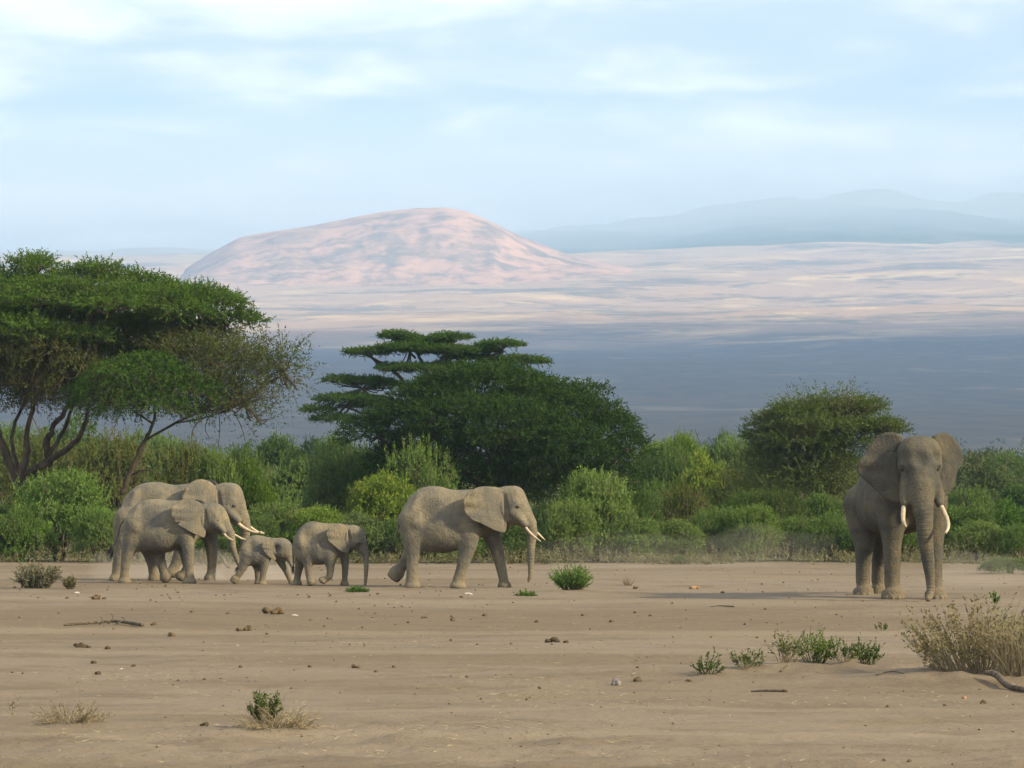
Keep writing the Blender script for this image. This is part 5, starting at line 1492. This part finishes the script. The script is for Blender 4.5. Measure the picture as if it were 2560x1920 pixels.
for a in [
    (200, 1618, 40, 6, 'largest dark dropping, below the fallen dry branch'), (224, 1621, 16, 2, 'small dropping touching the largest dark one'), (270, 1623, 20, 2, 'flat small dropping just past the largest dark one'),
    (612, 1575, 38, 5, 'broad dropping midway below the smallest calf'), (682, 1537, 54, 6, 'long heap of brown dung below the half-grown calf'), (428, 1587, 18, 1, 'pale lone dropping between the fallen branch and the broad dropping'),
    (234, 1663, 14, 1, 'upper of two small droppings below the largest dark one'), (245, 1689, 15, 1, 'lower of two small droppings below the largest dark one'), (334, 1671, 11, 1, 'small dark dropping beside a white fragment'),
    (602, 1671, 18, 2, 'small dropping straight below the broad one'), (890, 1673, 22, 3, 'rusty brown dropping right of centre in the scattered row'), (774, 1671, 11, 1, 'small dark dropping halfway along the scattered row'), (985, 1672, 14, 2, 'small dropping ending the scattered row'), (940, 1682, 10, 1, 'tiny dropping just below the scattered row end'),
    (234, 1504, 30, 4, 'flattened dung nearest the tiny brown shrub'), (262, 1503, 16, 2, 'small dung beside the flattened dung'), (168, 1503, 12, 1, 'small dropping under the tiny brown shrub'),
    (509, 1815, 24, 3, 'dark dropping beside the lowest dry grass tuft'), (388, 1567, 24, 3, 'dropping at the thick end of the fallen branch'),
    (1381, 1605, 44, 6, 'dark dung heap alone right of centre below the fresh green plant'), (1415, 1607, 13, 1, 'single ball of dung beside the dark heap'),
    (1594, 1704, 22, 1, 'brown dung ball beside the grey stone'), (1724, 1706, 20, 2, 'reddish dropping before the leftmost small herb'), (2459, 1763, 18, 1, 'round yellow-brown dung ball below the half-dead shrub'), (2362, 1767, 11, 1, 'tiny dung ball near the round yellow-brown one'),
    (1587, 1658, 16, 2, 'small dropping above the brown dung ball'), (1529, 1548, 18, 2, 'small dropping on the open ground below the green plant'), (1341, 1550, 10, 1, 'tiny dark dropping left below the green plant'), (1625, 1538, 9, 1, 'tiny dark dropping right below the green plant'), (1456, 1535, 9, 1, 'tiny dark dropping straight below the green plant'),
    (1128, 1546, 22, 3, 'pale old dropping below the single elephant'), (1059, 1540, 14, 2, 'small old dropping below the hind foot of the single elephant'), (1212, 1535, 16, 2, 'flat dropping below the forefoot of the single elephant'), (1152, 1495, 14, 2, 'small dropping just under the white fragment'), (1804, 1483, 14, 2, 'dropping in the shadow line of the standing bull'), (1348, 1719, 10, 1, 'tiny dropping far below the dark dung heap'),
    (826, 1489, 8, 1, 'tiny dropping below the green grass clump'), (945, 1484, 9, 1, 'tiny dropping between the half-grown calf and the single elephant'), (480, 1536, 10, 1, 'tiny dropping left of the long brown heap'), (570, 1539, 9, 1, 'tiny dropping closer to the long brown heap'), (1587, 1470, 18, 2, 'brown lump right beyond the fresh green plant')]:
    u, v, w_, c_, lb = a
    litter('dung', 'dung', lb, u, v, w_, M_DUNG, c_, .75, (.62, .62, .62) if 'dark' in lb else (1.0, .97, .92), DG)
litter('clod', 'clod', 'orange-brown lump on the ground midway to the standing bull', 1737, 1471, 24, M_CLAY, 2, .7)
litter('stone', 'stone', 'pointed grey stone beside the brown dung ball', 1540, 1712, 24, M_STONE, 1, 1.0)
litter('stone', 'stone', 'dark stone at the far edge of the bare ground before the thicket', 1616, 1408, 15, M_DUNG, 1, 1.0, (1.3, 1.2, 1.2))
litter('stone', 'stone', 'dark lump small beside the far dark stone', 1655, 1410, 14, M_DUNG, 2, .8, (1.4, 1.3, 1.2))
litter('clod', 'clod', 'small pinkish clod on the ground below the half-dead shrub', 2411, 1748, 12, M_CLAY, 1, .8, (1.1, 1, 1.1))
for u, v, w_, lb in [(191, 1484, 16, 'white fragment beside the tiny brown shrub'), (736, 1540, 17, 'white fragment at the end of the long brown heap'), (1170, 1486, 22, 'flat white fragment in front of the single elephant'), (593, 1617, 9, 'tiny white chip below the broad dropping'), (302, 1675, 11, 'tiny white chip beside the small droppings')]:
    litter('bone_chip', 'bone chip', lb, u, v, w_, M_BONE, 1, .35, (1, 1, 1), 'white bone chips on the ground')

M_STICK = wood_material('weathered_stick', (0.055, 0.042, 0.028), (0.125, 0.098, 0.068), 14.0)
def stick(name, label, pts, seed, cat='branch'):
    """pts: (u, v, lift px, radius px) along it on the ground"""
    Y = depth_of(pts[0][1]); k = Y / FPX
    w0 = pt(pts[0][0], pts[0][1], Y)
    rng = np.random.default_rng(seed)
    g0 = gz1(w0.x, Y)
    S = []
    for (u, v, lift, r) in pts:
        Yq = depth_of(v); w = pt(u, v, Yq)
        S.append((w.x - w0.x, Yq - Y, gz1(w.x, Yq) - g0 + (lift + r) * k, r * k))
    root = mesh_obj(name, (lambda T: (T.add(*(lambda q: (q[:, :3], np.maximum(q[:, 3], .002)))(spline(np.array(S), 24)), 7), T.mesh(name))[1])(Tubes()), M_STICK)
    root.location = (w0.x, Y, g0)
    return tag(root, label, cat)
b_ = stick('fallen_branch', 'long dry fallen branch lying near the brown shrub', [(160, 1569, 0, 2), (220, 1567, 2, 3), (290, 1566, 3, 4), (356, 1571, 1, 5)], 1)
def fork(parent, name, a, pts):
    S = np.array(pts)
    T = Tubes(); q = spline(S, 10); T.add(q[:, :3], q[:, 3], 6)
    mesh_obj(name, T.mesh(name), M_STICK, parent)
kk = depth_of(1569) / FPX
for pp in ([(110, 0, 5, 2.2), (122, 6, 20, 1.6), (116, 8, 30, 1)], [(88, 0, 4, 2), (96, -4, 14, 1.5), (92, -6, 24, .8)], [(130, 0, 5, 2), (150, 5, 16, 1.5), (142, 8, 22, 1)], [(60, 0, 4, 1.8), (40, -6, 8, 1.2), (10, -10, 6, .8)]):
    fork(b_, 'twig', None, [tuple(c * kk for c in q) for q in pp])
stick('driftwood', 'gnarled grey-brown root lying at the foot of the half-dead shrub', [(2462, 1712, 14, 5), (2490, 1714, 12, 9), (2520, 1722, 2, 8), (2575, 1729, 0, 6)], 2, 'root')
stick('stick', 'dark short stick on the ground before the low green row', [(1878, 1730, 0, 2), (1915, 1731, 1, 3.2), (1968, 1732, 0, 4)], 3, 'stick')
stick('stick', 'thin pale stick leaning on the mound of the low green row', [(1952, 1692, 0, 2.5), (1980, 1684, 4, 2.5), (2004, 1676, 8, 2)], 4, 'stick')
stick('stick', 'long pale twig at the foot of the half-dead shrub', [(2310, 1692, 2, 1.6), (2360, 1694, 3, 1.8), (2420, 1692, 4, 1.5)], 5, 'stick')
stick('stick', 'thin pale twig between the low green row and the half-dead shrub', [(2190, 1702, 0, 1.5), (2230, 1700, 2, 1.6), (2262, 1702, 0, 1.2)], 6, 'stick')
stick('stick', 'thin dark stick on the open ground left of the standing bull', [(1775, 1517, 0, 1), (1800, 1517, 1, 1.2), (1835, 1519, 1, 2)], 7, 'stick')
stick('stick', 'pale bent stick rising from the dust behind the smallest calf', [(575, 1424, 0, 4), (566, 1424, 6, 4), (557, 1424, 22, 3.5), (549, 1424, 30, 2.5)], 8, 'stick')

def gravel():
    """crumbs of soil, dung and grit"""
    rng = np.random.default_rng(77)
    n = 3600
    Y = 21 + 86 * rng.random(n) ** 1.25
    X = (rng.random(n) * 2 - 1) * Y * .18
    dens = fbm(X / 2.5, Y / 2.5, 7, 3)
    k = dens + .5 * rng.normal(size=n) > -.1
    X, Y = X[k], Y[k]; n = len(X)
    r = (.004 + .020 * rng.random(n) ** 4) * np.clip(Y / 36, .8, 1.7)
    oct_ = np.array([(1, 0, 0), (-1, 0, 0), (0, 1, 0), (0, -1, 0), (0, 0, .8), (0, 0, -.4)])
    fc = np.array([(0, 2, 4), (2, 1, 4), (1, 3, 4), (3, 0, 4), (2, 0, 5), (1, 2, 5), (3, 1, 5), (0, 3, 5)])
    V = np.stack([X, Y, gz(X, Y) + r * .25], -1)[:, None, :] + oct_[None] * r[:, None, None] * (.6 + .8 * rng.random((n, 6, 1)))
    return poly_mesh('gravel', V.reshape(-1, 3), (fc[None] + 6 * np.arange(n)[:, None, None]).reshape(-1, 3), False)
M_GRIT = leaf_material('grit', (0.052, 0.038, 0.026), (0.150, 0.112, 0.074), (0.09, 0.066, 0.045), 0.0)
gv = mesh_obj('gravel', gravel(), M_GRIT)
tag(gv, 'crumbs of soil and dung strewn over the bare ground', kind='stuff')
def straw():
    rng = np.random.default_rng(78)
    n = 16000
    Y = 21.5 + 60 * rng.random(n) ** 2.2
    X = (rng.random(n) * 2 - 1) * Y * .18
    k = fbm(X / 2.0, Y / 2.0, 17, 3) + .35 * rng.normal(size=n) > .25
    X, Y = X[k], Y[k]; n = len(X)
    a = rng.random(n) * 6.283; L = .03 + .09 * rng.random(n)
    D = np.stack([np.cos(a), np.sin(a), .25 * rng.random(n)], -1)
    P = np.stack([X, Y, gz(X, Y) + .006], -1)
    return twigs(rng, P, unit(D), L, .006, 0)
st_ = mesh_obj('straw', tri_mesh('straw', straw()), M_DRY)
tag(st_, 'short bits of dry straw lying on the bare ground', kind='stuff')

# ------------------------------------------------------------------ dust kicked up by the feet
def dust_cloud(label, u0, u1, Y, depth, top, density, seed):
    x0, x1 = pt(u0, 1450, Y).x, pt(u1, 1450, Y).x
    bm = bmesh.new()
    bmesh.ops.create_uvsphere(bm, u_segments=40, v_segments=20, radius=1)
    rng = np.random.default_rng(seed)
    co = np.array([v.co[:] for v in bm.verts])
    k = 1 + .28 * fbm(co[:, 0] * 2.2 + seed, co[:, 2] * 2.2 + co[:, 1], seed, 3)
    for v, c, q in zip(bm.verts, co, k):
        v.co = Vector(((x0 + x1) / 2 + c[0] * (x1 - x0) / 2 * q, Y + c[1] * depth * q, .12 + c[2] * top * q))
    me = bpy.data.meshes.new('dust'); bm.to_mesh(me); bm.free()
    me.polygons.foreach_set('use_smooth', np.ones(len(me.polygons), bool))
    N = NT('dust_air')
    v = N.n('ShaderNodeVolumePrincipled')
    v.inputs['Color'].default_value = (0.93, 0.86, 0.76, 1)
    v.inputs['Density'].default_value = density
    v.inputs['Anisotropy'].default_value = 0.2
    N.t.links.new(v.outputs[0], N.out.inputs['Volume'])
    return tag(mesh_obj('dust', me, N.m), label, kind='stuff')
dust_cloud('pale dust hanging about the feet of the paired elephants', 230, 560, 88.0, 2.2, .85, .05, 3)
dust_cloud('thicker dust behind the smallest calf', 520, 760, 84.5, 1.8, .75, .085, 7)
dust_cloud('thin dust drifting before the thicket near the picture centre', 1380, 2080, 101.0, 3.0, 1.2, .013, 11)
dust_cloud('thin dust low on the ground beyond the standing bull', 2330, 2620, 80.0, 3.0, .7, .018, 15)
